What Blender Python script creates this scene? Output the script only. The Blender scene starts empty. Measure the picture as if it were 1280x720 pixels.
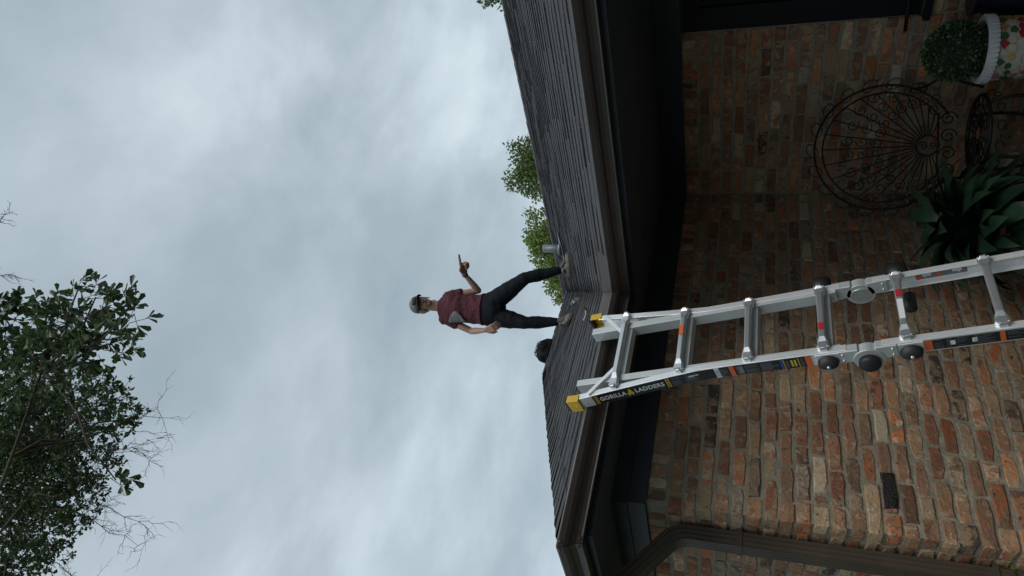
import bpy, math, random
from mathutils import Vector, Matrix, noise as mnoise
random.seed(7)
R_ = math.radians
sc = bpy.context.scene
COL = sc.collection

# ------------------------------------------------------------------ camera
# world frame: origin at the inner corner of the two brick walls, X along the short wall, Y along the porch wall
CAM = Vector((4.289, 3.204, 1.65))
cam_d = bpy.data.cameras.new('camera')
cam_d.sensor_fit = 'HORIZONTAL'; cam_d.sensor_width = 36.0
cam_d.lens = 36.0 * 862.465 / 1280.0
cam_d.clip_start = 0.05; cam_d.clip_end = 2000
cam = bpy.data.objects.new('camera', cam_d); COL.objects.link(cam)
ax = Vector((-0.25034278, -0.19683219, -0.94793754)); ay = Vector((-0.69651295, 0.71668378, 0.03512948)); az = Vector((0.67245685, 0.66904518, -0.31651278))
m = Matrix((ax, ay, az)).transposed().to_4x4(); m.translation = CAM
cam.matrix_world = m
sc.camera = cam
FW = Vector((-0.709, -0.705, 0)); RT = Vector((-0.705, 0.709, 0))
def RF(r, f, z):                      # metres to the right / forward of where the photographer stands
    return Vector((CAM.x, CAM.y, 0)) + RT * r + FW * f + Vector((0, 0, z))

# ------------------------------------------------------------------ sky, sun, exposure
w = bpy.data.worlds.new('World'); sc.world = w; w.use_nodes = True
nt = w.node_tree; N = nt.nodes; LK = nt.links; N.clear()
def nd(t, **k):
    n = N.new(t)
    for a, b in k.items(): setattr(n, a, b)
    return n
out = nd('ShaderNodeOutputWorld'); bg = nd('ShaderNodeBackground'); bg.inputs['Strength'].default_value = 0.1
sky = nd('ShaderNodeTexSky', sky_type='NISHITA'); sky.sun_disc = False
SUN_EL, SUN_AZ = 52.0, 14.0
sky.sun_elevation = R_(SUN_EL); sky.sun_rotation = R_(SUN_AZ)
sky.air_density = 1.0; sky.dust_density = 2.0
tc = nd('ShaderNodeTexCoord')
sep = nd('ShaderNodeSeparateXYZ'); LK.new(tc.outputs['Generated'], sep.inputs[0])
zp = nd('ShaderNodeMath', operation='MAXIMUM'); LK.new(sep.outputs['Z'], zp.inputs[0]); zp.inputs[1].default_value = 0.0
za = nd('ShaderNodeMath', operation='ADD'); LK.new(zp.outputs[0], za.inputs[0]); za.inputs[1].default_value = 0.35
div = nd('ShaderNodeVectorMath', operation='DIVIDE')
cz = nd('ShaderNodeCombineXYZ')
for i in range(3): LK.new(za.outputs[0], cz.inputs[i])
LK.new(tc.outputs['Generated'], div.inputs[0]); LK.new(cz.outputs[0], div.inputs[1])
mp = nd('ShaderNodeMapping'); mp.inputs['Location'].default_value = (3.1, 1.7, 0.4); mp.inputs['Rotation'].default_value = (0, 0, R_(58)); mp.inputs['Scale'].default_value = (1.0, 1.35, 1.0)
LK.new(div.outputs[0], mp.inputs[0])
def noise(scale, detail, rough, dist):
    n = nd('ShaderNodeTexNoise'); n.inputs['Scale'].default_value = scale; n.inputs['Detail'].default_value = detail; n.inputs['Roughness'].default_value = rough; n.inputs['Distortion'].default_value = dist
    LK.new(mp.outputs[0], n.inputs['Vector']); return n.outputs['Fac']
def math_(op, a, b):
    n = nd('ShaderNodeMath', operation=op)
    for i, v in enumerate((a, b)):
        if isinstance(v, (int, float)): n.inputs[i].default_value = v
        else: LK.new(v, n.inputs[i])
    return n.outputs[0]
n1 = noise(2.7, 8, 0.55, 0.15); n2 = noise(0.9, 3, 0.5, 0.0)
fac = math_('ADD', math_('MULTIPLY', n1, 0.62), math_('MULTIPLY', n2, 0.38))
# the broad brighter breaks and heavier banks of this overcast
for d_, wid, amp in (((-.697, -.345, .629), .009, .10), ((-.627, -.395, .671), .006, .05), ((-.761, -.387, .521), .010, .06), ((-.819, -.401, .41), .008, .065), ((-.806, -.471, .358), .008, .035), ((-.425, -.858, .29), .02, .035), ((-.80, -.53, .28), .02, .05),
                     ((-.592, -.515, .619), .012, -.06), ((-.715, -.57, .404), .007, -.06), ((-.523, -.721, .455), .03, -.07), ((-.35, -.66, .66), .05, -.04), ((-.627, -.247, .739), .03, -.02)):
    v = Vector(d_).normalized()
    dp = nd('ShaderNodeVectorMath', operation='DOT_PRODUCT'); LK.new(tc.outputs['Generated'], dp.inputs[0]); dp.inputs[1].default_value = v
    g = math_('POWER', 2.718, math_('DIVIDE', math_('SUBTRACT', dp.outputs['Value'], 1.0), wid))
    fac = math_('ADD', fac, math_('MULTIPLY', math_('MULTIPLY', g, amp), math_('ADD', n1, 0.5)))
cr = nd('ShaderNodeValToRGB'); LK.new(fac, cr.inputs[0])
e = cr.color_ramp.elements
e[0].position = 0.36; e[0].color = (0.33, 0.42, 0.475, 1)
e[1].position = 0.70; e[1].color = (0.67, 0.775, 0.82, 1)
x = e.new(0.46); x.color = (0.405, 0.49, 0.55, 1)
x = e.new(0.55); x.color = (0.49, 0.58, 0.645, 1)
x = e.new(0.62); x.color = (0.58, 0.68, 0.74, 1)
# paler towards the horizon
mr = nd('ShaderNodeMapRange'); LK.new(sep.outputs['Z'], mr.inputs['Value']); mr.inputs['From Min'].default_value = 0.0; mr.inputs['From Max'].default_value = 0.5; mr.inputs['To Min'].default_value = 9.6; mr.inputs['To Max'].default_value = 7.9
sc1 = nd('ShaderNodeVectorMath', operation='SCALE'); LK.new(cr.outputs[0], sc1.inputs[0]); LK.new(mr.outputs[0], sc1.inputs['Scale'])
mx = nd('ShaderNodeMix', data_type='RGBA'); mx.inputs['Factor'].default_value = 0.95
LK.new(sky.outputs[0], mx.inputs['A']); LK.new(sc1.outputs[0], mx.inputs['B'])
LK.new(mx.outputs['Result'], bg.inputs['Color']); LK.new(bg.outputs[0], out.inputs[0])
sl = bpy.data.lights.new('sun', 'SUN'); sl.energy = 1.35; sl.angle = R_(35); sl.color = (1, 0.97, 0.93)
sun = bpy.data.objects.new('sun', sl); COL.objects.link(sun)
a_, b_ = R_(SUN_AZ), R_(SUN_EL)
sdir = Vector((math.sin(a_) * math.cos(b_), math.cos(a_) * math.cos(b_), math.sin(b_)))
sun.rotation_euler = sdir.to_track_quat('Z', 'Y').to_euler(); sun.location = sdir * 40
sc.view_settings.view_transform = 'Standard'; sc.view_settings.look = 'None'
sc.view_settings.gamma = 1; sc.view_settings.use_curve_mapping = False
sc.view_settings.exposure = 0.35
sc.render.engine = 'CYCLES'

# ------------------------------------------------------------------ materials
def mat(name, col, rough=0.7, metal=0.0, col2=None, nscale=8.0, ndetail=4, bump=0.0, bscale=None, obj_rand=0.0, island=0.0, spec=None, coat=0.0, stretch=None, trans=0.0):
    M = bpy.data.materials.new(name); M.use_nodes = True
    t = M.node_tree; ns = t.nodes; p = ns['Principled BSDF']
    p.inputs['Roughness'].default_value = rough; p.inputs['Metallic'].default_value = metal
    if spec is not None: p.inputs['Specular IOR Level'].default_value = spec
    if coat: p.inputs['Coat Weight'].default_value = coat
    p.inputs['Base Color'].default_value = (*col, 1)
    cur = None
    def coords():
        c = ns.new('ShaderNodeTexCoord'); mp = ns.new('ShaderNodeMapping')
        if stretch: mp.inputs['Scale'].default_value = stretch
        t.links.new(c.outputs['Object'], mp.inputs[0]); return mp.outputs[0]
    if col2:
        v = coords(); n = ns.new('ShaderNodeTexNoise'); n.inputs['Scale'].default_value = nscale; n.inputs['Detail'].default_value = ndetail
        t.links.new(v, n.inputs['Vector'])
        r = ns.new('ShaderNodeValToRGB'); t.links.new(n.outputs['Fac'], r.inputs[0])
        r.color_ramp.elements[0].position = 0.35; r.color_ramp.elements[1].position = 0.68
        r.color_ramp.elements[0].color = (*col, 1); r.color_ramp.elements[1].color = (*col2, 1)
        cur = r.outputs[0]
    if obj_rand or island:
        val = None
        if obj_rand:
            o = ns.new('ShaderNodeObjectInfo'); a = ns.new('ShaderNodeMapRange'); t.links.new(o.outputs['Random'], a.inputs[0])
            a.inputs['To Min'].default_value = 1 - obj_rand; a.inputs['To Max'].default_value = 1 + obj_rand; val = a.outputs[0]
        if island:
            g = ns.new('ShaderNodeNewGeometry'); a = ns.new('ShaderNodeMapRange'); t.links.new(g.outputs['Random Per Island'], a.inputs[0])
            a.inputs['To Min'].default_value = 1 - island; a.inputs['To Max'].default_value = 1 + island
            if val is None: val = a.outputs[0]
            else:
                mm = ns.new('ShaderNodeMath'); mm.operation = 'MULTIPLY'; t.links.new(val, mm.inputs[0]); t.links.new(a.outputs[0], mm.inputs[1]); val = mm.outputs[0]
        s = ns.new('ShaderNodeVectorMath'); s.operation = 'SCALE'
        if cur: t.links.new(cur, s.inputs[0])
        else: s.inputs[0].default_value = col
        t.links.new(val, s.inputs['Scale']); cur = s.outputs[0]
    if cur: t.links.new(cur, p.inputs['Base Color'])
    if bump:
        v = coords(); n = ns.new('ShaderNodeTexNoise'); n.inputs['Scale'].default_value = bscale or nscale * 4; n.inputs['Detail'].default_value = 5
        t.links.new(v, n.inputs['Vector'])
        b = ns.new('ShaderNodeBump'); b.inputs['Strength'].default_value = bump; b.inputs['Distance'].default_value = 0.01
        t.links.new(n.outputs['Fac'], b.inputs['Height']); t.links.new(b.outputs[0], p.inputs['Normal'])
    if trans:
        tr = ns.new('ShaderNodeBsdfTranslucent'); ad = ns.new('ShaderNodeMixShader'); ad.inputs[0].default_value = trans
        if cur: t.links.new(cur, tr.inputs[0])
        else: tr.inputs[0].default_value = (*col, 1)
        o = ns['Material Output']; t.links.new(p.outputs[0], ad.inputs[1]); t.links.new(tr.outputs[0], ad.inputs[2]); t.links.new(ad.outputs[0], o.inputs[0])
    return M

def brick_material():
    M = bpy.data.materials.new('brick'); M.use_nodes = True
    t = M.node_tree; ns = t.nodes; lk = t.links; p = ns['Principled BSDF']
    p.inputs['Roughness'].default_value = 0.88
    o = ns.new('ShaderNodeObjectInfo'); g = ns.new('ShaderNodeNewGeometry')
    ad = ns.new('ShaderNodeMath'); ad.operation = 'ADD'; lk.new(o.outputs['Random'], ad.inputs[0]); lk.new(g.outputs['Random Per Island'], ad.inputs[1])
    fr = ns.new('ShaderNodeMath'); fr.operation = 'FRACT'; lk.new(ad.outputs[0], fr.inputs[0])
    def ramp(src, cols):
        r = ns.new('ShaderNodeValToRGB'); r.color_ramp.interpolation = 'LINEAR'
        els = r.color_ramp.elements
        els[0].position = cols[0][0]; els[0].color = (*cols[0][1], 1); els[1].position = cols[-1][0]; els[1].color = (*cols[-1][1], 1)
        for ps, c in cols[1:-1]:
            x = els.new(ps); x.color = (*c, 1)
        lk.new(src, r.inputs[0]); return r.outputs[0]
    base = ramp(fr.outputs[0], [(0, (.22, .10, .058)), (.12, (.31, .135, .07)), (.22, (.19, .12, .075)), (.33, (.38, .185, .085)), (.42, (.45, .155, .058)), (.50, (.27, .09, .045)), (.56, (.29, .20, .12)), (.66, (.36, .26, .155)), (.74, (.22, .135, .085)), (.81, (.36, .14, .065)), (.88, (.39, .30, .19)), (.94, (.43, .37, .27)), (.965, (.10, .07, .055)), (1, (.05, .04, .036))])
    m2 = ns.new('ShaderNodeMath'); m2.operation = 'MULTIPLY'; lk.new(fr.outputs[0], m2.inputs[0]); m2.inputs[1].default_value = 7.31
    f2 = ns.new('ShaderNodeMath'); f2.operation = 'FRACT'; lk.new(m2.outputs[0], f2.inputs[0])
    second = ramp(f2.outputs[0], [(0, (.15, .09, .06)), (.25, (.36, .25, .14)), (.45, (.24, .10, .058)), (.65, (.40, .31, .20)), (.85, (.31, .17, .09)), (1, (.12, .08, .058))])
    c = ns.new('ShaderNodeTexCoord'); ov = ns.new('ShaderNodeVectorMath'); ov.operation = 'ADD'
    cb = ns.new('ShaderNodeCombineXYZ')
    m3 = ns.new('ShaderNodeMath'); m3.operation = 'MULTIPLY'; lk.new(fr.outputs[0], m3.inputs[0]); m3.inputs[1].default_value = 57.0
    for i in range(3): lk.new(m3.outputs[0], cb.inputs[i])
    lk.new(c.outputs['Object'], ov.inputs[0]); lk.new(cb.outputs[0], ov.inputs[1])
    n = ns.new('ShaderNodeTexNoise'); n.inputs['Scale'].default_value = 13; n.inputs['Detail'].default_value = 7; n.inputs['Roughness'].default_value = 0.68; n.inputs['Distortion'].default_value = 0.8; lk.new(ov.outputs[0], n.inputs['Vector'])
    r1 = ns.new('ShaderNodeMapRange'); lk.new(n.outputs['Fac'], r1.inputs[0]); r1.inputs['From Min'].default_value = 0.47; r1.inputs['From Max'].default_value = 0.56
    mA = ns.new('ShaderNodeMix'); mA.data_type = 'RGBA'; lk.new(r1.outputs[0], mA.inputs['Factor']); lk.new(base, mA.inputs['A']); lk.new(second, mA.inputs['B'])
    # lime smears left from an older wall
    n3 = ns.new('ShaderNodeTexNoise'); n3.inputs['Scale'].default_value = 16; n3.inputs['Detail'].default_value = 7; n3.inputs['Roughness'].default_value = 0.7; n3.inputs['Distortion'].default_value = 1.2; lk.new(ov.outputs[0], n3.inputs['Vector'])
    r3 = ns.new('ShaderNodeMapRange'); lk.new(n3.outputs['Fac'], r3.inputs[0]); r3.inputs['From Min'].default_value = 0.565; r3.inputs['From Max'].default_value = 0.63; r3.inputs['To Max'].default_value = 0.85
    mB = ns.new('ShaderNodeMix'); mB.data_type = 'RGBA'; lk.new(r3.outputs[0], mB.inputs['Factor']); lk.new(mA.outputs['Result'], mB.inputs['A']); mB.inputs['B'].default_value = (.43, .35, .25, 1)
    # kiln-burnt pits
    n4 = ns.new('ShaderNodeTexNoise'); n4.inputs['Scale'].default_value = 34; n4.inputs['Detail'].default_value = 4; lk.new(ov.outputs[0], n4.inputs['Vector'])
    r4 = ns.new('ShaderNodeMapRange'); lk.new(n4.outputs['Fac'], r4.inputs[0]); r4.inputs['From Min'].default_value = 0.655; r4.inputs['From Max'].default_value = 0.71; r4.inputs['To Max'].default_value = 0.85
    mC = ns.new('ShaderNodeMix'); mC.data_type = 'RGBA'; lk.new(r4.outputs[0], mC.inputs['Factor']); lk.new(mB.outputs['Result'], mC.inputs['A']); mC.inputs['B'].default_value = (.05, .038, .03, 1)
    bs = ns.new('ShaderNodeVectorMath'); bs.operation = 'SCALE'; m5 = ns.new('ShaderNodeMath'); m5.operation = 'MULTIPLY'; lk.new(fr.outputs[0], m5.inputs[0]); m5.inputs[1].default_value = 23.7; m6 = ns.new('ShaderNodeMath'); m6.operation = 'FRACT'; lk.new(m5.outputs[0], m6.inputs[0]); m7 = ns.new('ShaderNodeMapRange'); lk.new(m6.outputs[0], m7.inputs[0]); m7.inputs['To Min'].default_value = .70; m7.inputs['To Max'].default_value = 1.42; lk.new(m7.outputs[0], bs.inputs['Scale']); lk.new(mC.outputs['Result'], bs.inputs[0]); lk.new(bs.outputs[0], p.inputs['Base Color'])
    n5 = ns.new('ShaderNodeTexNoise'); n5.inputs['Scale'].default_value = 55; n5.inputs['Detail'].default_value = 6; n5.inputs['Roughness'].default_value = 0.65; lk.new(ov.outputs[0], n5.inputs['Vector'])
    b = ns.new('ShaderNodeBump'); b.inputs['Strength'].default_value = 1.0; b.inputs['Distance'].default_value = 0.011; lk.new(n5.outputs['Fac'], b.inputs['Height']); lk.new(b.outputs[0], p.inputs['Normal'])
    return M

MT = {
 'brick': brick_material(),
 'clinker': mat('clinker', (.008, .007, .007), .28, col2=(.03, .026, .024), nscale=60, bump=1.0, bscale=110),
 'mortar': mat('mortar', (.215, .195, .15), .95, col2=(.31, .285, .22), nscale=14, bump=.9, bscale=60),
 'shingle': mat('shingle', (.032, .034, .037), .92, col2=(.068, .070, .075), nscale=26, ndetail=6, bump=.6, bscale=220, obj_rand=.16, island=.16),
 'deck': mat('deck', (.03, .03, .032), .95),
 'gutter': mat('gutter_paint', (.040, .033, .029), .42, col2=(.055, .046, .04), nscale=5, bump=.03, bscale=30),
 'lipmetal': mat('lip_metal', (.13, .12, .11), .45, col2=(.17, .16, .15), nscale=8),
 'guard': mat('guard_metal', (.058, .049, .045), .5, col2=(.075, .064, .06), nscale=10),
 'fascia': mat('fascia_paint', (.026, .036, .050), .5, col2=(.034, .046, .062), nscale=4),
 'soffit': mat('soffit_paint', (.040, .054, .070), .7, col2=(.050, .066, .084), nscale=3),
 'downspout': mat('downspout_paint', (.052, .040, .027), .55, col2=(.068, .053, .037), nscale=6, bump=.03, bscale=40),
 'blackframe': mat('window_frame_paint', (.006, .007, .009), .5, spec=.25),
 'screenedge': mat('screen_edge_metal', (.35, .35, .35), .35, .9),
 'glass': mat('window_screened_glass', (.003, .005, .007), .6, spec=.03),
 'galv': mat('galvanised_steel', (.14, .15, .155), .5, .5, col2=(.20, .215, .22), nscale=30),
 'alu': mat('aluminium', (.72, .74, .745), .34, .5, col2=(.90, .91, .915), nscale=14, bump=.06, bscale=120, stretch=(30, 1, 1)),
 'alu2': mat('aluminium_dull', (.50, .53, .525), .5, .5, col2=(.58, .61, .605), nscale=7),
 'chrome': mat('bright_rung_metal', (.70, .72, .74), .33, .8, col2=(.60, .62, .64), nscale=12, bump=.08, bscale=30),
 'yellow': mat('yellow_plastic', (.62, .40, .025), .45, col2=(.55, .34, .02), nscale=20),
 'rubber': mat('black_rubber', (.012, .013, .015), .55),
 'lblack': mat('label_black', (.014, .015, .017), .38),
 'lyellow': mat('label_yellow', (.60, .42, .03), .45),
 'lwhite': mat('label_white', (.68, .69, .69), .5),
 'lgrey': mat('label_grey', (.17, .18, .19), .5),
 'lorange': mat('label_orange', (.62, .12, .03), .5),
 'lblue': mat('label_blue', (.03, .07, .32), .5),
 'lred': mat('label_red', (.42, .02, .03), .45),
 'skin': mat('skin', (.31, .175, .125), .55, col2=(.36, .205, .145), nscale=10),
 'lips': mat('lips', (.28, .10, .09), .5),
 'eye': mat('eye', (.03, .025, .02), .3),
 'hair': mat('hair', (.24, .15, .085), .5, col2=(.33, .22, .13), nscale=60),
 'maroon': mat('maroon_jersey', (.058, .008, .016), .85, col2=(.078, .012, .023), nscale=14, bump=.8, bscale=14),
 'stripe': mat('grey_striped_mesh', (.07, .075, .08), .8, col2=(.24, .26, .27), nscale=4, ndetail=1, stretch=(.2, .2, 22)),
 'legging': mat('black_leggings', (.005, .007, .010), .75, col2=(.008, .011, .014), nscale=9, spec=.15),
 'capgrey': mat('cap_grey', (.13, .14, .145), .85, col2=(.19, .20, .205), nscale=30),
 'capdark': mat('cap_dark', (.016, .018, .02), .8),
 'shoe': mat('shoe_mesh', (.10, .085, .07), .85, col2=(.17, .145, .12), nscale=40),
 'sole': mat('shoe_sole', (.05, .046, .042), .7),
 'bag': mat('bag_nylon', (.004, .005, .007), .7, col2=(.008, .009, .011), nscale=20, spec=.2),
 'strap': mat('pale_strap', (.36, .37, .38), .6),
 'bark': mat('bark', (.055, .045, .036), .95, col2=(.09, .075, .06), nscale=20, bump=.8, bscale=40),
 'twig': mat('twig', (.045, .037, .03), .9),
 'oakleaf': mat('oak_leaf', (.036, .064, .021), .5, col2=(.060, .092, .030), nscale=3, obj_rand=.3, island=.45, trans=.28),
 'farleaf': mat('sunny_leaf', (.17, .25, .06), .6, col2=(.27, .34, .10), nscale=2.5, island=.4, trans=.42),  # yellower leaf colour for the tree behind the vent pipe
 'farleaf2': mat('mid_leaf', (.12, .19, .06), .6, col2=(.20, .27, .09), nscale=2.5, island=.4, trans=.4),
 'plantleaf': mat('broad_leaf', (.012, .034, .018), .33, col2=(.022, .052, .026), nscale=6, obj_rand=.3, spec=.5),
 'boxwood': mat('boxwood_leaf', (.028, .062, .022), .45, col2=(.075, .135, .05), nscale=30, island=.55),
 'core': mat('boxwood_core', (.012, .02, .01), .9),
 'ivy': mat('shrub_leaf', (.07, .10, .02), .6, col2=(.11, .14, .03), nscale=6, island=.4, trans=.25),
 'iron': mat('wrought_iron', (.010, .009, .009), .55, .3),
 'grout': mat('pale_grout', (.36, .34, .30), .85, col2=(.44, .42, .38), nscale=30, bump=.4, bscale=120),
 'rim': mat('white_glaze', (.60, .61, .62), .35, col2=(.52, .53, .54), nscale=14),
 't_red': mat('tile_red', (.28, .02, .018), .3), 't_green': mat('tile_green', (.03, .10, .035), .3),
 't_cream': mat('tile_cream', (.45, .40, .31), .35), 't_amber': mat('tile_amber', (.36, .19, .05), .3),
 't_yellow': mat('tile_yellow', (.45, .31, .04), .3), 't_pink': mat('tile_pink', (.36, .13, .13), .35),
 'darkpot': mat('dark_glaze', (.012, .016, .03), .25, spec=.6),
 'terracotta': mat('terracotta', (.24, .10, .055), .8, col2=(.30, .14, .08), nscale=10),
 'soil': mat('soil', (.03, .022, .016), .95, bump=.8, bscale=50),
 'patio': mat('patio_brick_floor', (.10, .085, .072), .9, col2=(.14, .12, .10), nscale=5, bump=.5, bscale=40),
 'hedge': mat('hedge_leaf', (.025, .04, .018), .8, col2=(.05, .075, .03), nscale=18, ndetail=6, bump=1.0, bscale=30),
 'ground': mat('lawn_ground', (.05, .07, .025), .95, col2=(.075, .09, .035), nscale=.8, bump=.6, bscale=20),
}

# ------------------------------------------------------------------ mesh helpers
def origin_of(o):
    v = Vector((0, 0, 0))
    while o is not None:
        v += o.location; o = o.parent
    return v
def link(o, parent=None):
    COL.objects.link(o)
    if parent is not None: o.parent = parent
    return o
def tag(o, label=None, cat=None, group=None, kind=None):
    if label: o['label'] = label
    if cat: o['category'] = cat
    if group: o['group'] = group
    if kind: o['kind'] = kind
    return o
def thing(name, label, cat, loc=(0, 0, 0), group=None):
    o = bpy.data.objects.new(name, None); o.location = loc; o.empty_display_size = .1
    link(o); return tag(o, label, cat, group)
class MB:
    def __init__(s): s.v = []; s.f = []
    def add(s, vs, fs):
        b = len(s.v); s.v += [Vector(p) for p in vs]; s.f += [tuple(i + b for i in q) for q in fs]; return s
    def box(s, lo, hi):
        x0, y0, z0 = lo; x1, y1, z1 = hi
        return s.add([(x0, y0, z0), (x1, y0, z0), (x1, y1, z0), (x0, y1, z0), (x0, y0, z1), (x1, y0, z1), (x1, y1, z1), (x0, y1, z1)],
                     [(0, 3, 2, 1), (4, 5, 6, 7), (0, 1, 5, 4), (1, 2, 6, 5), (2, 3, 7, 6), (3, 0, 4, 7)])
    def hexa(s, P):       # 8 points: bottom 4, top 4
        return s.add(P, [(0, 3, 2, 1), (4, 5, 6, 7), (0, 1, 5, 4), (1, 2, 6, 5), (2, 3, 7, 6), (3, 0, 4, 7)])
    def loft(s, rings, cap=True, closed=True):
        n = len(rings[0]); vs = [p for r in rings for p in r]; fs = []
        for i in range(len(rings) - 1):
            for j in range(n if closed else n - 1):
                k = (j + 1) % n
                fs.append((i * n + j, i * n + k, (i + 1) * n + k, (i + 1) * n + j))
        if cap: fs.append(tuple(range(n - 1, -1, -1))); fs.append(tuple(range((len(rings) - 1) * n, len(rings) * n)))
        return s.add(vs, fs)
    def tube(s, pts, rad, n=6, ends=True):
        pts = [Vector(p) for p in pts]; rings = []; up = None
        for i, p in enumerate(pts):
            d = (pts[min(i + 1, len(pts) - 1)] - pts[max(i - 1, 0)])
            if d.length < 1e-9: d = Vector((0, 0, 1))
            d.normalize()
            if up is None: up = Vector((0, 0, 1)) if abs(d.z) < .9 else Vector((1, 0, 0))
            a = d.cross(up); a.normalize(); b = a.cross(d); up = b
            r = rad[i] if isinstance(rad, (list, tuple)) else rad
            rings.append([p + a * (r * math.cos(2 * math.pi * k / n)) + b * (r * math.sin(2 * math.pi * k / n)) for k in range(n)])
        return s.loft(rings, cap=ends)
    def lathe(s, c, prof, n=24):
        c = Vector(c)
        return s.loft([[c + Vector((r * math.cos(2 * math.pi * k / n), r * math.sin(2 * math.pi * k / n), z)) for k in range(n)] for r, z in prof])
    def ball(s, c, rx, ry, rz, axes=None, nu=14, nv=9):
        c = Vector(c); A = axes or (Vector((1, 0, 0)), Vector((0, 1, 0)), Vector((0, 0, 1)))
        rings = []
        for i in range(nv + 1):
            t = math.pi * (i + .02) / (nv + .04); sr, cr_ = math.sin(t), math.cos(t)
            rings.append([c + A[0] * (rx * sr * math.cos(2 * math.pi * k / nu)) + A[1] * (ry * sr * math.sin(2 * math.pi * k / nu)) - A[2] * (rz * cr_) for k in range(nu)])
        return s.loft(rings)
    def mesh(s, name, o=Vector((0, 0, 0))):
        me = bpy.data.meshes.new(name); me.from_pydata([p - o for p in s.v], [], s.f); me.update(); return me
    def build(s, name, mt, parent=None, smooth=False, bevel=0.0):
        o_ = origin_of(parent)
        me = s.mesh(name, o_); me.materials.append(MT[mt])
        if smooth: me.polygons.foreach_set('use_smooth', [True] * len(me.polygons))
        ob = link(bpy.data.objects.new(name, me), parent)
        if bevel:
            md = ob.modifiers.new('bevel', 'BEVEL'); md.width = bevel; md.segments = 2; md.limit_method = 'ANGLE'; md.angle_limit = R_(40)
        return ob
def remeshed(mb, name, mt, parent, voxel, smooth=4, folds=0.0):
    ob = mb.build(name, mt, parent)
    md = ob.modifiers.new('remesh', 'REMESH'); md.mode = 'VOXEL'; md.voxel_size = voxel; md.use_smooth_shade = True
    if smooth:
        md = ob.modifiers.new('smooth', 'SMOOTH'); md.factor = .5; md.iterations = smooth
    dg = bpy.context.evaluated_depsgraph_get(); ev = ob.evaluated_get(dg)
    me = bpy.data.meshes.new_from_object(ev); old = ob.data; ob.modifiers.clear(); ob.data = me
    if not me.materials: me.materials.append(MT[mt])
    if folds:
        for v, nn in zip(me.vertices, [Vector(v.normal) for v in me.vertices]):
            q = v.co; v.co = q + nn * folds * (mnoise.noise(Vector((q.x * 9 + q.z * 5, q.y * 9, q.z * 17))) + .5 * mnoise.noise(q * 38))
    bpy.data.meshes.remove(old)
    return ob
def shared(name, me, parent, loc, rot=(0, 0, 0), scale=(1, 1, 1)):
    o = bpy.data.objects.new(name, me); o.location = Vector(loc) - origin_of(parent); o.rotation_euler = rot; o.scale = scale
    return link(o, parent)

# ------------------------------------------------------------------ ground
tag(MB().add([(-400, -400, -.06), (400, -400, -.06), (400, 400, -.06), (-400, 400, -.06)], [(0, 1, 2, 3)]).build('ground', 'ground'), kind='structure')
tag(MB().box((-.3, -.3, -.2), (9.5, 9.5, 0)).build('patio', 'patio'), kind='structure')

# unseen leafy bank added behind the camera to block low sky light
def hedge_run(a, b, hgt, th, seed):
    rg = random.Random(seed); a, b = Vector(a), Vector(b); n = int((b - a).length / .35); d = (b - a).normalized(); s_ = Vector((-d.y, d.x, 0)); rings = []
    for i in range(n + 1):
        p = a + d * ((b - a).length * i / n)
        rings.append([p + s_ * (th * x_ + rg.uniform(-.12, .12)) + Vector((0, 0, max(0, hgt * z_ + (rg.uniform(-.18, .18) if z_ > 0 else 0)))) for x_, z_ in ((-.5, 0), (-.55, .25), (-.55, .5), (-.5, .75), (-.38, .95), (0, 1.03), (.38, .95), (.5, .75), (.55, .5), (.55, .25), (.5, 0))])
    return rings
hb = MB()
for a, b, hh, sd in (((8.6, -9, -.06), (8.6, 9.4, -.06), 2.3, 1), ((8.4, 9.6, -.06), (-1, 9.6, -.06), 3.6, 2)): hb.loft(hedge_run(a, b, hh, 1.5, sd))
tag(hb.build('hedge', 'hedge'), 'unseen leafy bank added to keep low sky light off the porch wall', 'hedge', kind='stuff')

# ------------------------------------------------------------------ house
WT, SF = 2.07, 2.235            # top of the brickwork, soffit
LX = 2.55                       # outer corner of the short wall
PE, QE, ZE, SL = 1.58, 0.50, 2.33, 0.42
WR, WL = 4.72, 3.78             # plan run of the two roof slopes
house = thing('brick_house', 'old red brick house with dark shingle roof and deep black eaves', 'house')
# --- brick variants (length 1 brick = 0.205, front faces +Y at y=0)
def brick_mesh(name, L, Hh, D, seed):
    rg = random.Random(seed); ch = .0045
    def outline(ins, jit):
        pts = []
        x, z = L / 2 - ins, Hh / 2 - ins
        base = [(-x, -z), (-x * .33, -z), (x * .4, -z), (x, -z), (x, z * .1), (x, z), (x * .35, z), (-x * .4, z), (-x, z), (-x, -z * .1)]
        for bx, bz in base: pts.append((bx + rg.uniform(-jit, jit), bz + rg.uniform(-jit, jit)))
        return pts
    o0 = outline(0, .0042)
    corner = {0, 3, 5, 8}
    fr = []
    for i, (px, pz) in enumerate(o0):
        k = ch * rg.uniform(1.0, 3.6) if i in corner else ch * rg.uniform(.5, 1.4)
        fr.append((px - math.copysign(min(k, abs(px)), px), pz - math.copysign(min(k, abs(pz)), pz)))
    n = len(o0); mb = MB()
    rings = [[(px, -D, pz) for px, pz in o0], [(px, -.0055 + rg.uniform(-.002, .001), pz) for px, pz in o0], [(px, rg.uniform(-.0012, .0012), pz) for px, pz in fr]]
    vs = [p for r in rings for p in r]; fs = []
    for i in range(2):
        for j in range(n):
            k = (j + 1) % n; fs.append((i * n + j, i * n + k, (i + 1) * n + k, (i + 1) * n + j))
    fs.append(tuple(range(2 * n, 3 * n)))
    mb.add(vs, fs); me = mb.mesh(name); me.materials.append(MT['brick']); return me
BH, CP = .0575, .0747
BR = [brick_mesh('brick_%d' % i, .205, BH, .094, i) for i in range(10)]
HD = [brick_mesh('header_%d' % i, .097, BH, .094, 50 + i) for i in range(5)]
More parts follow.
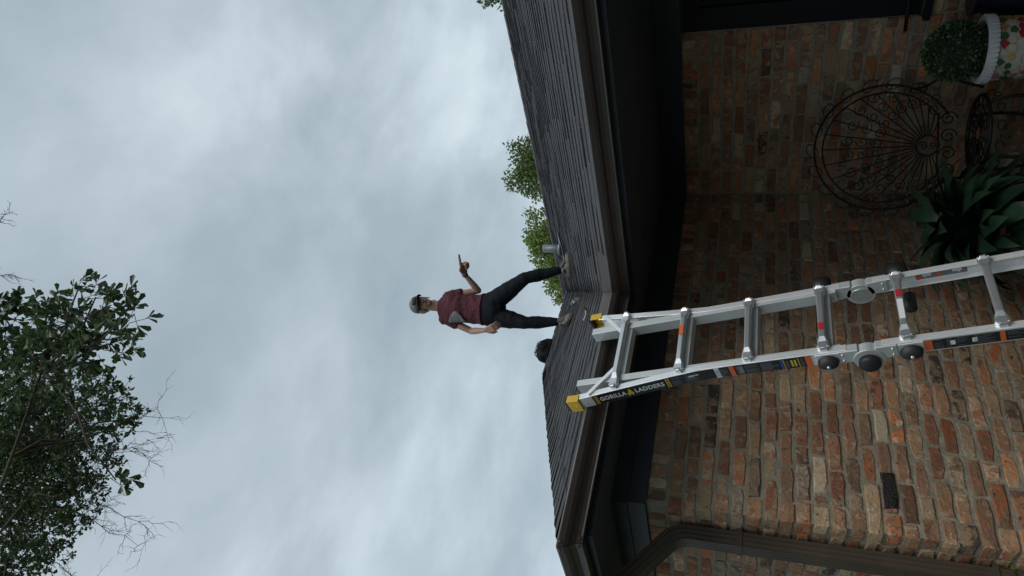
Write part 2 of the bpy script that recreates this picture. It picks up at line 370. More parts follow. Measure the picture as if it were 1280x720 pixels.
RK = [brick_mesh('rowlock_%d' % i, .0585, .088, .094, 80 + i) for i in range(6)]
def wall_slab(name, lo, hi): return MB().box(lo, hi).build(name, 'mortar', house)
def lay(wall, length, place, rz, z0, z1, first_trim, skip=None, low=None, end_trim=lambda c: 0.0):
    """running bond of reclaimed bricks; place(s, z) gives the position of a point s metres along the wall"""
    rg = random.Random(len(wall.name) * 13 + int(length * 100)); c = 0; z = z1 - CP / 2
    lowmb = MB()
    while z > z0:
        s = first_trim(c); end = length - end_trim(c)
        half = c % 2
        firstb = True
        while s < end - .03:
            if firstb and half: L = .105
            else: L = .205 * rg.uniform(.93, 1.07) if rg.random() > .13 else .105
            if end - s - L < .06: L = end - s
            pool, nom = (HD, .097) if L < .15 else (BR, .205)
            Lb = L - .0135
            if not (skip and skip(s, s + L, z)):
                pos = place(s + L / 2, z + rg.uniform(-.003, .003)); d = rg.uniform(-.004, .003)
                pos = Vector(pos) + Vector((math.sin(-rz), math.cos(-rz), 0)) * 0 + Matrix.Rotation(rz, 3, 'Z') @ Vector((0, d, 0))
                if low is not None and z < low:
                    me = pool[rg.randrange(len(pool))]; mt_ = Matrix.Translation(pos) @ Matrix.Rotation(rz, 4, 'Z') @ Matrix.Diagonal((Lb / nom, 1, 1, 1))
                    lowmb.add([mt_ @ v.co for v in me.vertices], [tuple(p.vertices) for p in me.polygons])
                else:
                    shared('brick', pool[rg.randrange(len(pool))], wall, pos, (rg.uniform(-.006, .006), rg.uniform(-.012, .012), rz + rg.uniform(-.006, .006)), (Lb / nom, 1, rg.uniform(.95, 1.05)))
            s += L; firstb = False
        z -= CP; c += 1
    if lowmb.v: tag(lowmb.build('brick_courses', 'brick', wall), kind='stuff')
def rowlock(wall, length, place, rz, z, skip=None, s0=0.0):
    rg = random.Random(int(length * 77)); s = s0
    while s < length - .04:
        L = .0705 * rg.uniform(.95, 1.05)
        if not (skip and skip(s, s + L, z)):
            pos = Vector(place(s + L / 2, z)) + Matrix.Rotation(rz, 3, 'Z') @ Vector((0, rg.uniform(-.003, .003), 0))
            shared('brick', RK[rg.randrange(len(RK))], wall, pos, (0, rg.uniform(-.02, .02), rz), ((L - .012) / .0585, 1, 1))
        s += L
ROW = .1
wallL = wall_slab('wall', (-.25, -.25, -.1), (LX - .007, -.0065, SF + .01)); wallL['label'] = 'short brick wall behind the ladder'
WY0, WY1, WZ0, WZ1 = 1.247, 2.55, .74, 2.062         # window opening in the porch wall
wallR = MB().box((-.25, -.0065, -.1), (-.0065, WY0 + .02, SF + .01)).box((-.25, WY1 - .02, -.1), (-.0065, 6.2, SF + .01)).box((-.25, WY0 + .02, -.1), (-.0065, WY1 - .02, WZ0 + .02)).box((-.25, WY0 + .02, WZ1 - .02), (-.0065, WY1 - .02, SF + .01)).build('wall', 'mortar', house); wallR['label'] = 'shaded brick wall under the deep porch eave'
wallC = wall_slab('wall', (LX - .25, -6.0, -.1), (LX - .0065, -.25, SF + .01)); wallC['label'] = 'brick wall turning away behind the downspout'
PZ = WT - ROW
lay(wallL, LX, lambda s, z: (s, 0, z), 0, -.02, PZ, lambda c: .002, low=.22, end_trim=lambda c: -.0067 if c % 2 == 0 else .099)
rowlock(wallL, LX, lambda s, z: (s, 0, z), 0, WT - ROW / 2 + .004)
inwin = lambda a, b, z: (b > WY0 - .01 and a < WY1) and (WZ0 - .035 < z < WZ1 + .02)
def win_skip(a, b, z): return inwin(a, b, z)
lay(wallR, 1.242, lambda s, z: (0, s, z), -math.pi / 2, -.02, PZ, lambda c: .002)
# brickwork under and beyond the window
lay(wallR, 1.9, lambda s, z: (0, 1.242 + s, z), -math.pi / 2, -.02, WZ0 - .035, lambda c: .0)
rowlock(wallR, 1.245, lambda s, z: (0, s, z), -math.pi / 2, WT - ROW / 2 + .004)
lay(wallC, 1.6, lambda s, z: (LX, -s, z), -math.pi / 2, -.02, PZ, lambda c: .099 if c % 2 == 0 else -.0067)
rowlock(wallC, 1.6, lambda s, z: (LX, -s, z), -math.pi / 2, WT - ROW / 2 + .004, s0=.098)

vz_ = min((PZ - CP / 2 - CP * k for k in range(40)), key=lambda z: abs(z - .998))
bm2 = BR[3].copy(); bm2.materials.clear(); bm2.materials.append(MT['clinker'])
o = shared('brick', bm2, wallL, (2.325, .0062, vz_), (0, 0, 0), (.93, 1, 1)); o['label'] = 'glassy black over-burnt brick'
# --- frieze boards, soffits, fascia
def part(name, mt, lo, hi, bevel=0, parent=house): return MB().box(lo, hi).build(name, mt, parent, bevel=bevel)
part('frieze_board', 'fascia', (.022, -.006, WT + .001), (LX + .022, .022, SF))
part('frieze_board', 'fascia', (-.006, .024, WT + .001), (.022, 6.2, SF))
part('frieze_board', 'fascia', (LX - .006, -6.0, WT + .001), (LX + .022, -.007, SF))
part('frieze_trim', 'fascia', (.040, .0225, SF - .075), (LX + .040, .040, SF - .002))
part('frieze_trim', 'fascia', (.0225, .042, SF - .075), (.040, 6.2, SF - .002))
part('frieze_trim', 'fascia', (LX + .0225, -6.0, SF - .075), (LX + .040, .0215, SF - .002))
def soffit_panels(axis, lo, hi, step):       # boards laid across the eave
    a = lo[axis]
    while a < hi[axis] - .01:
        b = min(a + step, hi[axis]); l, h = list(lo), list(hi); l[axis] = a + .002; h[axis] = b - .002
        part('soffit_board', 'soffit', l, h); a = b
soffit_panels(0, (.0, .0, SF), (2.97 - .02, .40, SF + .012), 1.22)
soffit_panels(1, (.0, .402, SF), (1.48, 6.2, SF + .012), 1.22)
soffit_panels(1, (LX, -6.0, SF), (2.95, -.002, SF + .012), 1.22)
FB, FT = 2.218, 2.327
part('fascia', 'fascia', (1.482, .400, FB), (2.97, .42, FT)); part('fascia', 'fascia', (1.480, .421, FB), (1.50, 6.2, FT)); part('fascia', 'fascia', (2.95, -6.0, FB), (2.971, .399, FT))

# --- gutters: K-profile sheets with mitred corners
prof = [(.004, 2.322), (.004, 2.250), (.060, 2.243), (.068, 2.246), (.072, 2.266), (.084, 2.284), (.102, 2.292), (.112, 2.304), (.120, 2.326), (.118, 2.331), (.106, 2.331), (.104, 2.325)]
def gutter(name, f0, f1):
    mb = MB(); mb.loft([[f0(d, z) for d, z in prof], [f1(d, z) for d, z in prof]], cap=False, closed=False)
    o = mb.build(name, 'gutter', house); md = o.modifiers.new('sheet', 'SOLIDIFY'); md.thickness = .0025; md.offset = 0
    return o
gR = gutter('gutter', lambda d, z: (1.50 + d, 6.2, z), lambda d, z: (1.50 + d, .42 + d + .002, z))
gL = gutter('gutter', lambda d, z: (1.50 + d + .002, .42 + d, z), lambda d, z: (2.97 + d - .002, .42 + d, z))
gC = gutter('gutter', lambda d, z: (2.97 + d, .42 + d - .002, z), lambda d, z: (2.97 + d, -6.0, z))
def lip(parent, a, b):          # rolled edge in a lighter tone than the gutter sheet
    MB().tube([a, b], .0045, 6).build('rolled_lip', 'lipmetal', parent, True)
lip(gR, (1.617, 6.2, 2.3295), (1.617, .54, 2.3295)); lip(gL, (1.62, .537, 2.3295), (3.086, .537, 2.3295)); lip(gC, (3.087, .536, 2.3295), (3.087, -6, 2.3295))
lip(gR, (1.567, 6.2, 2.2445), (1.567, .49, 2.2445)); lip(gL, (1.57, .487, 2.2445), (3.036, .487, 2.2445)); lip(gC, (3.037, .486, 2.2445), (3.037, -6, 2.2445))
# corner strip on the outer mitre and its rivets
cs = MB()
for sgn in (0, 1):
    pr = prof[2:10]
    f = (lambda d, z, k: (2.97 + d - k, .42 + d + .0035, z)) if sgn == 0 else (lambda d, z, k: (2.97 + d + .0035, .42 + d - k, z))
    cs.loft([[f(d, z, -.003) for d, z in pr], [f(d, z, .03) for d, z in pr]], cap=False, closed=False)
o = cs.build('corner_strip', 'gutter', gL); md = o.modifiers.new('sheet', 'SOLIDIFY'); md.thickness = .003; md.offset = 0
for z_, dd in ((2.318, .118), (2.252, .07)):
    for p in ((2.97 + dd - .02, .42 + dd + .006, z_), (2.97 + dd + .006, .42 + dd - .02, z_)):
        MB().ball(p, .005, .005, .005, nu=8, nv=5).build('rivet', 'guard', gL, True)
# splash guard over the inner mitre
sg = MB()
def plate(a, b, c, d, n, th=.003):
    n = Vector(n) * th; P = [Vector(p) for p in (a, b, c, d)]
    return [P[0], P[1], P[1] + n, P[0] + n, P[3], P[2], P[2] + n, P[3] + n]
sg.hexa(plate((1.612, .532, 2.333), (1.612, .80, 2.333), (1.575, .815, 2.39), (1.575, .49, 2.39), (1, 0, .3)))
sg.hexa(plate((1.616, .532, 2.333), (1.86, .532, 2.333), (1.84, .495, 2.39), (1.58, .495, 2.39), (0, 1, .3)))
tag(sg.build('splash_guard', 'guard', house), 'bent brown metal plate over the inner gutter corner')

# --- downspout with two elbows
def rect_ring(c, a, b, ha, hb, flute=.0020):
    pts = []; c, a, b = Vector(c), Vector(a).normalized(), Vector(b).normalized()
    n = 9
    for side in range(4):
        for i in range(n):
            t = -1 + 2 * i / n; off = flute * (0.5 - .5 * math.cos(2 * math.pi * i / n * 3))
            if side == 0: u, v = t * ha, -hb + off
            elif side == 1: u, v = ha - off, t * hb
            elif side == 2: u, v = -t * ha, hb - off
            else: u, v = -ha + off, -t * hb
            pts.append(c + a * u + b * v)
    return pts
ds = thing_part = None
mbd = MB(); cx, cy = 2.606, -.176
path = [(cx, cy, -.02), (cx, cy, 1.86)]
rings = [rect_ring((cx, cy, z), (1, 0, 0), (0, 1, 0), .037, .042) for z in (-.02, .6, 1.2, 1.865)]
down = mbd.loft(rings).build('downspout', 'downspout', house)
mbe = MB(); rr = []
for i in range(0, 17):           # crimped lower elbow leaning out to the gutter
    t = i / 16; an = R_(52) * t; c = (cx + .13 * (1 - math.cos(an)), cy, 1.860 + .13 * math.sin(an))
    k = 1.03 - (.035 if i % 2 else 0)
    rr.append(rect_ring(c, (math.cos(an), 0, -math.sin(an)), (0, 1, 0), .038 * k, .043 * k))
e1 = (cx + .13 * (1 - math.cos(R_(52))), cy, 1.860 + .13 * math.sin(R_(52)))
dirv = Vector((math.sin(R_(52)), 0, math.cos(R_(52))))
L_ = (2.993 - e1[0]) / dirv.x
p2 = Vector(e1) + dirv * L_
rr.append(rect_ring(p2, (math.cos(R_(52)), 0, -math.sin(R_(52))), (0, 1, 0), .0375, .0425))
mbe.loft(rr).build('elbow', 'downspout', down)
rr = []
for i in range(0, 7):
    t = i / 6; an = R_(52) * (1 - t); k = 1.05 - (.07 if i % 2 else 0)
    c = p2 + Vector((.07 * (math.cos(an) - math.cos(R_(52))) , 0, .07 * (math.sin(R_(52)) - math.sin(an))))
    rr.append(rect_ring(c, (math.cos(an), 0, -math.sin(an)), (0, 1, 0),   .0375 * k, .0425 * k))
rr.append([Vector((v.x, v.y, 2.244)) for v in rr[-1]])
MB().loft(rr).build('elbow', 'downspout', down)
for z_ in (.55, 1.62):
    mb = MB(); mb.box((2.552, cy - .046, z_ - .012), (cx + .040, cy - .0435, z_ + .012)); mb.box((cx + .0385, cy - .046, z_ - .012), (cx + .0405, cy + .046, z_ + .012)); mb.box((2.552, cy + .0435, z_ - .012), (cx + .040, cy + .046, z_ + .012))
    mb.build('strap', 'downspout', down)

# --- window
win = MB(); wy0, wy1, wz0, wz1 = WY0, WY1, WZ0, WZ1; fw_ = .15
for lo, hi in (((-.06, wy0, wz0), (.018, wy0 + fw_, wz1)), ((-.06, wy1 - fw_, wz0), (.018, wy1, wz1)), ((-.06, wy0 + fw_, wz1 - .11), (.017, wy1 - fw_, wz1)), ((-.06, wy0 + fw_, wz0), (.017, wy1 - fw_, wz0 + .11))): win.box(lo, hi)
window = win.build('window', 'blackframe', house, bevel=.003)
part('sash', 'blackframe', (-.03, wy0 + fw_ - .01, wz0 + .10), (-.012, wy0 + fw_ + .035, wz1 - .10), parent=window)
part('pane', 'glass', (-.045, wy0 + fw_, wz0 + .11), (-.039, wy1 - fw_, wz1 - .11), parent=window)
part('glazing_bar', 'blackframe', (-.038, wy0 + fw_ + .035, 1.38), (-.010, wy1 - fw_, 1.42), parent=window)
part('screen_edge', 'screenedge', (.0185, wy0 + .004, wz0 + .02), (.0215, wy0 + .0075, wz1 - .01), parent=window)
part('screen_edge', 'screenedge', (.0185, wy0 + .01, wz0 + .004), (.0215, wy1, wz0 + .0075), parent=window)
part('sill', 'blackframe', (-.06, wy0 - .02, wz0 - .034), (.05, wy1 + .02, wz0 - .001), parent=window)

# --- roof
zr = lambda w_: ZE + SL * w_
LRy, RRx = QE - WL, PE - WR
OC = 3.03
VX = PE - WL                      # where the lower ridge dies into the taller slope
def rz(x, y): return max(ZE + SL * (PE - x), ZE + SL * (QE - y))
D = -.030
dk = MB()
def poly(*P): dk.add([(x_, y_, z_ + D) for x_, y_, z_ in P], [tuple(range(len(P)))])
poly((PE, QE, ZE), (OC, QE, ZE), (OC - WL, LRy, zr(WL)), (VX, LRy, zr(WL)))
poly((PE, QE, ZE), (VX, LRy, zr(WL)), (PE, LRy - WL, ZE), (PE, -7.2, ZE - .0), (RRx, -7.2, zr(WR)), (RRx, 6.2, zr(WR)), (PE, 6.2, ZE))
poly((OC, QE, ZE), (OC, LRy - WL, ZE), (OC - WL, LRy, zr(WL)))
poly((OC, LRy - WL, ZE), (PE, LRy - WL, ZE), (VX, LRy, zr(WL)), (OC - WL, LRy, zr(WL)))
poly((RRx, 6.2, zr(WR)), (RRx, -7.2, zr(WR)), (-6.6, -7.2, zr(WR) - SL * (6.6 + RRx)), (-6.6, 6.2, zr(WR) - SL * (6.6 + RRx)))
roof = dk.build('roof', 'deck', house)
# shingles: every tab is a thin wedge lying on the one below
CS = math.atan(SL); EXP = .140; STEP = EXP * math.cos(CS)
def tab_mesh(name, th, seed):
    rg = random.Random(seed); j = lambda k: rg.uniform(-k, k); Lu = .185
    b = [j(.010) for _ in range(2)]
    me = MB().hexa([(-.5, b[0], 0), (.5, b[1], 0), (.5, Lu, -.004), (-.5, Lu, -.004), (-.5, b[0] + .001, th + j(.001)), (.5, b[1] + .001, th + j(.001)), (.5, Lu, .001), (-.5, Lu, .001)]).mesh(name)
    me.materials.append(MT['shingle']); return me
TABS = [tab_mesh('shingle_%d' % i, (.0065, .0095, .008, .0125)[i % 4], i) for i in range(8)]
rg = random.Random(5); tabs = []
def course(slope, w_, s0, s1, far=False):
    s = s0 - (rg.uniform(0, .25) if not far else 0)
    s = s0
    while s < s1 - .02:
        L = min(rg.choice((.17, .24, .30, .34)), s1 - s)
        if s1 - s - L < .05: L = s1 - s
        mid = s + L / 2; z = zr(w_) + .002 + rg.uniform(0, .0015)
        if slope == 'L': loc = (mid, QE - w_, z); rot = Matrix.Rotation(math.pi, 4, 'Z') @ Matrix.Rotation(CS, 4, 'X')
        elif slope == 'R': loc = (PE - w_, mid, z); rot = Matrix.Rotation(math.pi / 2, 4, 'Z') @ Matrix.Rotation(CS, 4, 'X')
        else: loc = (OC - w_, mid, z); rot = Matrix.Rotation(math.pi / 2, 4, 'Z') @ Matrix.Rotation(CS, 4, 'X')
        tabs.append((loc, rot, L - .004, rg.randrange(8))); s += L
w_ = -.012; k = 0
while w_ < WR - .05:
    course('R', w_, max(QE - w_, LRy) if w_ <= WL else -4.5, 3.6)
    if w_ < WL - .05:
        course('L', w_, PE - w_, OC - w_ - .16)
        course('C', w_, max(LRy, -3.2), QE - w_ - .42)
    w_ += STEP
cxy = Vector((CAM.x, CAM.y, CAM.z))
def seen(t):
    x_, y_, z_ = t[0]
    r_ = (Vector(t[0]) - cxy); f_ = r_.dot(FW); h_ = r_.dot(RT)
    return 0 if (abs(h_) < f_ * .52) else 1
tabs.sort(key=lambda t: (seen(t), (Vector(t[0]) - cxy).length))
for loc, rot, L, k in tabs[:290]:
    o = bpy.data.objects.new('shingle', TABS[k]); o.matrix_local = Matrix.Translation(loc) @ rot @ Matrix.Diagonal((L, 1, 1, 1)); link(o, roof)
smb = MB()
for loc, rot, L, k in tabs[290:]:
    M_ = Matrix.Translation(loc) @ rot @ Matrix.Diagonal((L, 1, 1, 1)); me = TABS[k]
    smb.add([M_ @ v.co for v in me.vertices], [tuple(p.vertices) for p in me.polygons])
tag(smb.build('shingle_courses', 'shingle', roof), kind='stuff')
# hip and ridge caps
def caps(a, b, down1, down2, step=.14, wid=.19):
    a, b = Vector(a), Vector(b); d = (b - a); n = int(d.length / step); d.normalize()
    d1, d2 = Vector(down1), Vector(down2); u = Vector((0, 0, 1))
    mb0 = []
    for i in range(n):
        p = a + d * (i * step); q = p + d * (step * 1.35); j = rg.uniform(-.003, .003)
        mb = MB(); t0, t1 = .018 + j, .010
        mb.loft([[p + d1 * wid + u * (t0 * .9), p + u * (t0 + .006), p + d2 * wid + u * (t0 * .9), p + d2 * wid - u * .012, p, p + d1 * wid - u * .012],
                 [q + d1 * wid + u * (t1 * .9), q + u * (t1 + .006), q + d2 * wid + u * (t1 * .9), q + d2 * wid - u * .012, q, q + d1 * wid - u * .012]])
        mb.build('cap_shingle', 'shingle', roof)
caps((OC, QE, ZE), (OC - WL, LRy, zr(WL)), Vector((-1, 0, 0)), Vector((0, -1, 0)))
caps((OC - WL, LRy, zr(WL)), (VX, LRy, zr(WL)), Vector((0, 1, -SL)), Vector((0, -1, -SL)))
caps((RRx, 3.4, zr(WR)), (RRx, -5.0, zr(WR)), Vector((1, 0, -SL)), Vector((-1, 0, -SL)), step=.2)
# plumbing vent with its flashing
vx, vy = -1.41, -1.811; vz = rz(vx, vy)
vp = MB(); n = 18
vp.loft([[(vx + r_ * math.cos(2 * math.pi * k / n), vy + r_ * math.sin(2 * math.pi * k / n), z_) for k in range(n)] for r_, z_ in ((.046, vz - .05), (.046, vz + .235), (.041, vz + .235), (.039, vz + .10))], cap=True)
vent = vp.build('vent_pipe', 'galv', house, True)
fl = MB(); fl.hexa([(vx - .14, vy - .13, rz(vx - .14, vy + .13) + .022), (vx + .13, vy - .13, rz(vx + .13, vy) + .022), (vx + .13, vy + .13, rz(vx + .13, vy) + .022), (vx - .14, vy + .13, rz(vx - .14, vy) + .022)] + [(a, b, c) for a, b, c in ((vx - .14, vy - .13, rz(vx - .14, vy) + .026), (vx + .13, vy - .13, rz(vx + .13, vy) + .026), (vx + .13, vy + .13, rz(vx + .13, vy) + .026), (vx - .14, vy + .13, rz(vx - .14, vy) + .026))])
fl.build('flashing', 'galv', vent)
fl = MB(); fl.lathe((vx, vy, vz), [(.085, .02), (.07, .045), (.050, .06), (.0465, .06)], 18); fl.build('flashing_collar', 'galv', vent, True)

# ------------------------------------------------------------------ ladder
LO = Vector((0, .615, 2.32)); LS = Vector((0, .3134, -.9497)); LB = Vector((0, .9497, .3134))
lad = thing('ladder', 'silver aluminium multi-position ladder with yellow feet leaning on the gutter', 'ladder', (2.14, .615 + .33 * 2.32, 0))
def lp(a, b, s): return Vector((a, 0, 0)) + LO + LS * s + LB * b
def flare(s): return 0.0 if s > .56 else .088 * ((.56 - s) / .64) ** 1.15
def rail(side, s0, s1, a0, a1, b0, b1, mt='alu', fl=True, name='rail', n=10, parent=lad):
    """C-channel: web on the outer side, two flanges facing inwards"""
    t = .004; rings = []
    for i in range(n + 1):
        s = s0 + (s1 - s0) * i / n; k = (flare(s) if fl else 0) * side
        A0, A1 = a0 + k, a1 + k
        if side > 0: pr = [(A0, b1), (A1, b1), (A1, b0), (A0, b0), (A0, b0 + t), (A1 - t, b0 + t), (A1 - t, b1 - t), (A0, b1 - t)]
        else: pr = [(A1, b1), (A0, b1), (A0, b0), (A1, b0), (A1, b0 + t), (A0 + t, b0 + t), (A0 + t, b1 - t), (A1, b1 - t)]
        if side < 0: pr = pr
        rings.append([lp(a, b, s) for a, b in pr])
    return MB().loft(rings).build(name, mt, parent, bevel=.0012)
AL1, AR1 = 2.315, 1.967
AL0, AR0 = AL1 - .030, AR1 - .030
railL = rail(1, -.06, 1.12, AL0, AL1, -.068, 0); railR = rail(-1, -.035, 1.12, AR0, AR1, -.068, 0)
rail2L = rail(1, 1.245, 2.44, AL0, AL1, -.068, 0, fl=False); rail2R = rail(-1, 1.245, 2.44, AR0, AR1, -.068, 0, fl=False)
# inner telescoping section, one plane behind
inL = rail(1, -.075, 1.10, AL0 - .010, AL1 - .0055, -.063, -.005, mt='alu2', fl=False, name='inner_rail', n=2)
inR = rail(1, -.055, 1.10, AR0 + .0055, AR1 + .014, -.063, -.005, mt='alu2', fl=False, name='inner_rail', n=2)
def rung(s, a0, a1, b0, b1, h, name, crimp=True):
    rings = []
    ks = [(0, 1.0), (.02, 1.0), (.05, 1.75), (.11, 1.55), (.17, 1.05), (.24, 1.0), (.5, 1.0), (.76, 1.0), (.83, 1.05), (.89, 1.55), (.95, 1.75), (.98, 1.0), (1, 1.0)] if crimp else [(0, 1), (1, 1)]
    for t, k in ks:
        a = a0 + (a1 - a0) * t; dep = 1.0 if k < 1.2 else .72
        hh = h * k; bb0, bb1 = b0, b0 + (b1 - b0) * dep
        pr = [(bb0, -hh * .5), (bb0 + (bb1 - bb0) * .75, -hh * .5), (bb1, -hh * .32), (bb1, hh * .32), (bb0 + (bb1 - bb0) * .75, hh * .5), (bb0, hh * .5)]
        rings.append([lp(a, b, s + q) for b, q in pr])
    o = MB().loft(rings).build(name, 'chrome', lad, bevel=.002)
    for t in (.028, .972):
        for q in (-.62, .62): MB().ball(lp(a0 + (a1 - a0) * t, b0 + (b1 - b0) * .78, s + q * h), .004, .004, .004, nu=7, nv=5).build('rivet', 'alu2', o, True)
    return o
RS = [.132, .439, .740, 1.039, 1.332, 1.636, 1.935, 2.235]
rungs = []
for i, s in enumerate(RS):
    k = flare(s)
    r_ = rung(s, AR0 - k + .008, AL1 + k - .008, .0005, .024, .028, 'rung')
    rungs.append(r_)
    if s < 1.06:
        MB().loft([[lp(a, b, s + .020 + q) for b, q in ((-.056, -.015), (-.012, -.015), (-.012, .015), (-.056, .015))] for a in (AR1 + .014, AL0 - .010)]).build('inner_rung', 'alu2', lad, bevel=.002)
# diagonal braces at the flared top
for side, a_in, a_out in ((1, AL1 + flare(-.03) - .016, AL0 - .05), (-1, AR0 + .016 - flare(0), AR1 + .05)):
    p, q = lp(a_in, .006, .005), lp(a_out, .006, .125)
    d = (q - p).normalized(); n_ = d.cross(LB).normalized()
    MB().loft([[c + n_ * u + LB * v for u, v in ((-.009, -.004), (.009, -.004), (.009, .004), (-.009, .004))] for c in (p, q)]).build('brace', 'alu', lad)
# yellow feet with black treads
for side, a0, a1, s0 in ((1, AL0, AL1, -.105), (-1, AR0, AR1, -.080)):
    k = flare(s0) * side; mb = MB(); s1 = s0 + .062
    A0, A1 = a0 + k - .004, a1 + k + .004
    t = .005
    if side > 0: pr = [(A0, .005), (A1, .005), (A1, -.073), (A0, -.073), (A0, -.068), (A1 - t, -.068), (A1 - t, 0.0), (A0, 0.0)]
    else: pr = [(A1, .005), (A0, .005), (A0, -.073), (A1, -.073), (A1, -.068), (A0 + t, -.068), (A0 + t, 0.0), (A1, 0.0)]
    mb.loft([[lp(a, b, s) for a, b in pr] for s in (s0, s1)])
    ft = mb.build('foot', 'yellow', lad, bevel=.002)
    MB().hexa([lp(a, b, s) for s in (s0 - .012, s0 + .003) for a, b in ((A0 + .001, .004), (A1 - .001, .004), (A1 - .001, -.072), (A0 + .001, -.072))]).build('tread', 'rubber', ft, bevel=.002)
    MB().ball(lp((A1 if side > 0 else A0) + .001 * side, -.034, s0 + .04), .004, .004, .004, nu=8, nv=5).build('bolt', 'alu2', ft, True)
# hinges
for side, a in ((1, AL1), (-1, AR0)):
    hs = 1.19
    def disc(r, a0, a1, nseg=28, sx=1.0, cb=-.034):
        mb = MB(); rings = []
        for aa in (a0, a1):
            rings.append([lp(aa, cb + r * math.sin(2 * math.pi * i / nseg), hs + r * sx * math.cos(2 * math.pi * i / nseg)) for i in range(nseg)])
        return mb.loft(rings)
    a_out = a + side * .012; a_in = a - side * .030
    hg = disc(.056, a_in, a_out, cb=-.060).build('hinge', 'alu2', lad, bevel=.002)
    disc(.036, a_in - side * .004, a_in - side * .0002, sx=1.15, cb=-.060).build('hinge_plate', 'chrome', hg, bevel=.001)
    for q in (-1, 1):
        P = [lp(aa, b, hs + q * s) for s in (.030, .105) for aa, b in ((a_in, -.002), (a_out - side * .004, -.002), (a_out - side * .004, -.068), (a_in, -.068))]
        arm = MB().hexa(P).build('hinge_arm', 'alu2', hg, bevel=.003)
        for bb in (-.018, -.05):
            MB().ball(lp(a_out - side * .003, bb, hs + q * .088), .005, .005, .005, nu=8, nv=5).build('rivet', 'chrome', hg, True)
            MB().ball(lp(a_in - side * .001, bb, hs + q * .088), .005, .005, .005, nu=8, nv=5).build('rivet', 'chrome', hg, True)
    rings = []
    for aa, r in ((a_out - .0 * side, .040), (a_out + side * .018, .040), (a_out + side * .026, .034), (a_out + side * .0265, .002)):
        rings.append([lp(aa, -.070 + r * math.sin(2 * math.pi * i / 22), hs + r * math.cos(2 * math.pi * i / 22)) for i in range(22)])
    tag(MB().loft(rings).build('palm_button', 'rubber', hg, True), 'round black plastic button on the hinge')
    # lock knobs above and below the hinge
    for s in (RS[3] + .006, RS[4] + .006):
        rings = []
        ko = 1.0 if side > 0 else 1.8; kb_ = -.044 if side > 0 else -.016
        for aa, r, sq in ((a + side * .004, .030, 1.0), (a + side * .012 * ko, .034, 1.0), (a + side * .030 * ko, .031, .82), (a + side * .038 * ko, .022, .6), (a + side * .040 * ko, .003, 1)):
            rings.append([lp(aa, kb_ + r * sq * math.sin(2 * math.pi * i / 16), s + r * 1.2 * math.cos(2 * math.pi * i / 16)) for i in range(16)])
        kb = MB().loft(rings).build('lock_knob', 'rubber', lad, True, bevel=.002)
        MB().hexa([lp(aa, b, s + q) for q in (-.044, .044) for aa, b in ((a + side * .0008, -.006), (a + side * .0048, -.006), (a + side * .0048, -.064), (a + side * .0008, -.064))]).build('knob_plate', 'alu', kb, bevel=.002)
        MB().ball(lp(a + side * .041 * ko, kb_, s), .005, .008, .008, nu=10, nv=6).build('knob_screw', 'chrome', kb, True)
# grey clamp sleeve behind the lower locked rung
rings = [[lp(aa, -.058 + .020 * math.sin(2 * math.pi * i / 14), RS[4] + .03 + .024 * math.cos(2 * math.pi * i / 14)) for i in range(14)] for aa in (AR1 + .05, AR1 + .13)]
MB().loft(rings).build('sleeve', 'rubber', lad, True)
# ---- printed labels: thin sheets on the outside web of the left rail
lift = [0.0008]
def sticker(s0, s1, b0, b1, mt, parent, name, off=.0008, n=10, fl=True):
    rings = []
    for i in range(n + 1):
        s = s0 + (s1 - s0) * i / n; a = AL1 + (flare(s) if fl else 0)
        rings.append([lp(a + off, b1, s), lp(a + off, b0, s)])
    return MB().loft(rings, cap=False, closed=False).build(name, mt, parent)
lab = sticker(.02, .985, -.066, -.004, 'lblack', railL, 'label'); lab['label'] = 'long black printed strip with the maker name'
def mark(s0, s1, b0, b1, mt, parent=None): return sticker(s0, s1, b0, b1, mt, parent or lab, 'print', off=.0016, n=3)
mark(.030, .034, -.064, -.006, 'lyellow'); mark(.039, .043, -.064, -.006, 'lyellow')
mark(.372, .377, -.064, -.006, 'lyellow'); mark(.382, .387, -.064, -.006, 'lyellow')
mark(.655, .675, -.066, -.004, 'lorange'); mark(.685, .712, -.058, -.012, 'lgrey'); mark(.688, .692, -.052, -.018, 'lwhite')
mark(.865, .873, -.066, -.004, 'lblue'); mark(.877, .880, -.064, -.006, 'lyellow'); mark(.905, .913, -.055, -.015, 'lyellow'); mark(.918, .926, -.055, -.015, 'lyellow'); mark(.934, .937, -.064, -.006, 'lyellow')
mark(.962, .985, -.066, -.004, 'lorange')
lrg = random.Random(3)
for a0, a1 in ((.395, .45), (.455, .52), (.53, .58), (.59, .645), (.72, .78), (.785, .855), (.885, .90), (.943, .958)):
    for b in (-.057, -.051, -.045, -.039, -.033, -.027, -.021, -.015):
        if lrg.random() < .9: mark(a0, a0 + (a1 - a0) * lrg.uniform(.6, 1), b, b + .0022, 'lgrey')
mark(.475, .545, -.028, -.022, 'lwhite'); mark(.47, .50, -.036, -.02, 'lgrey')
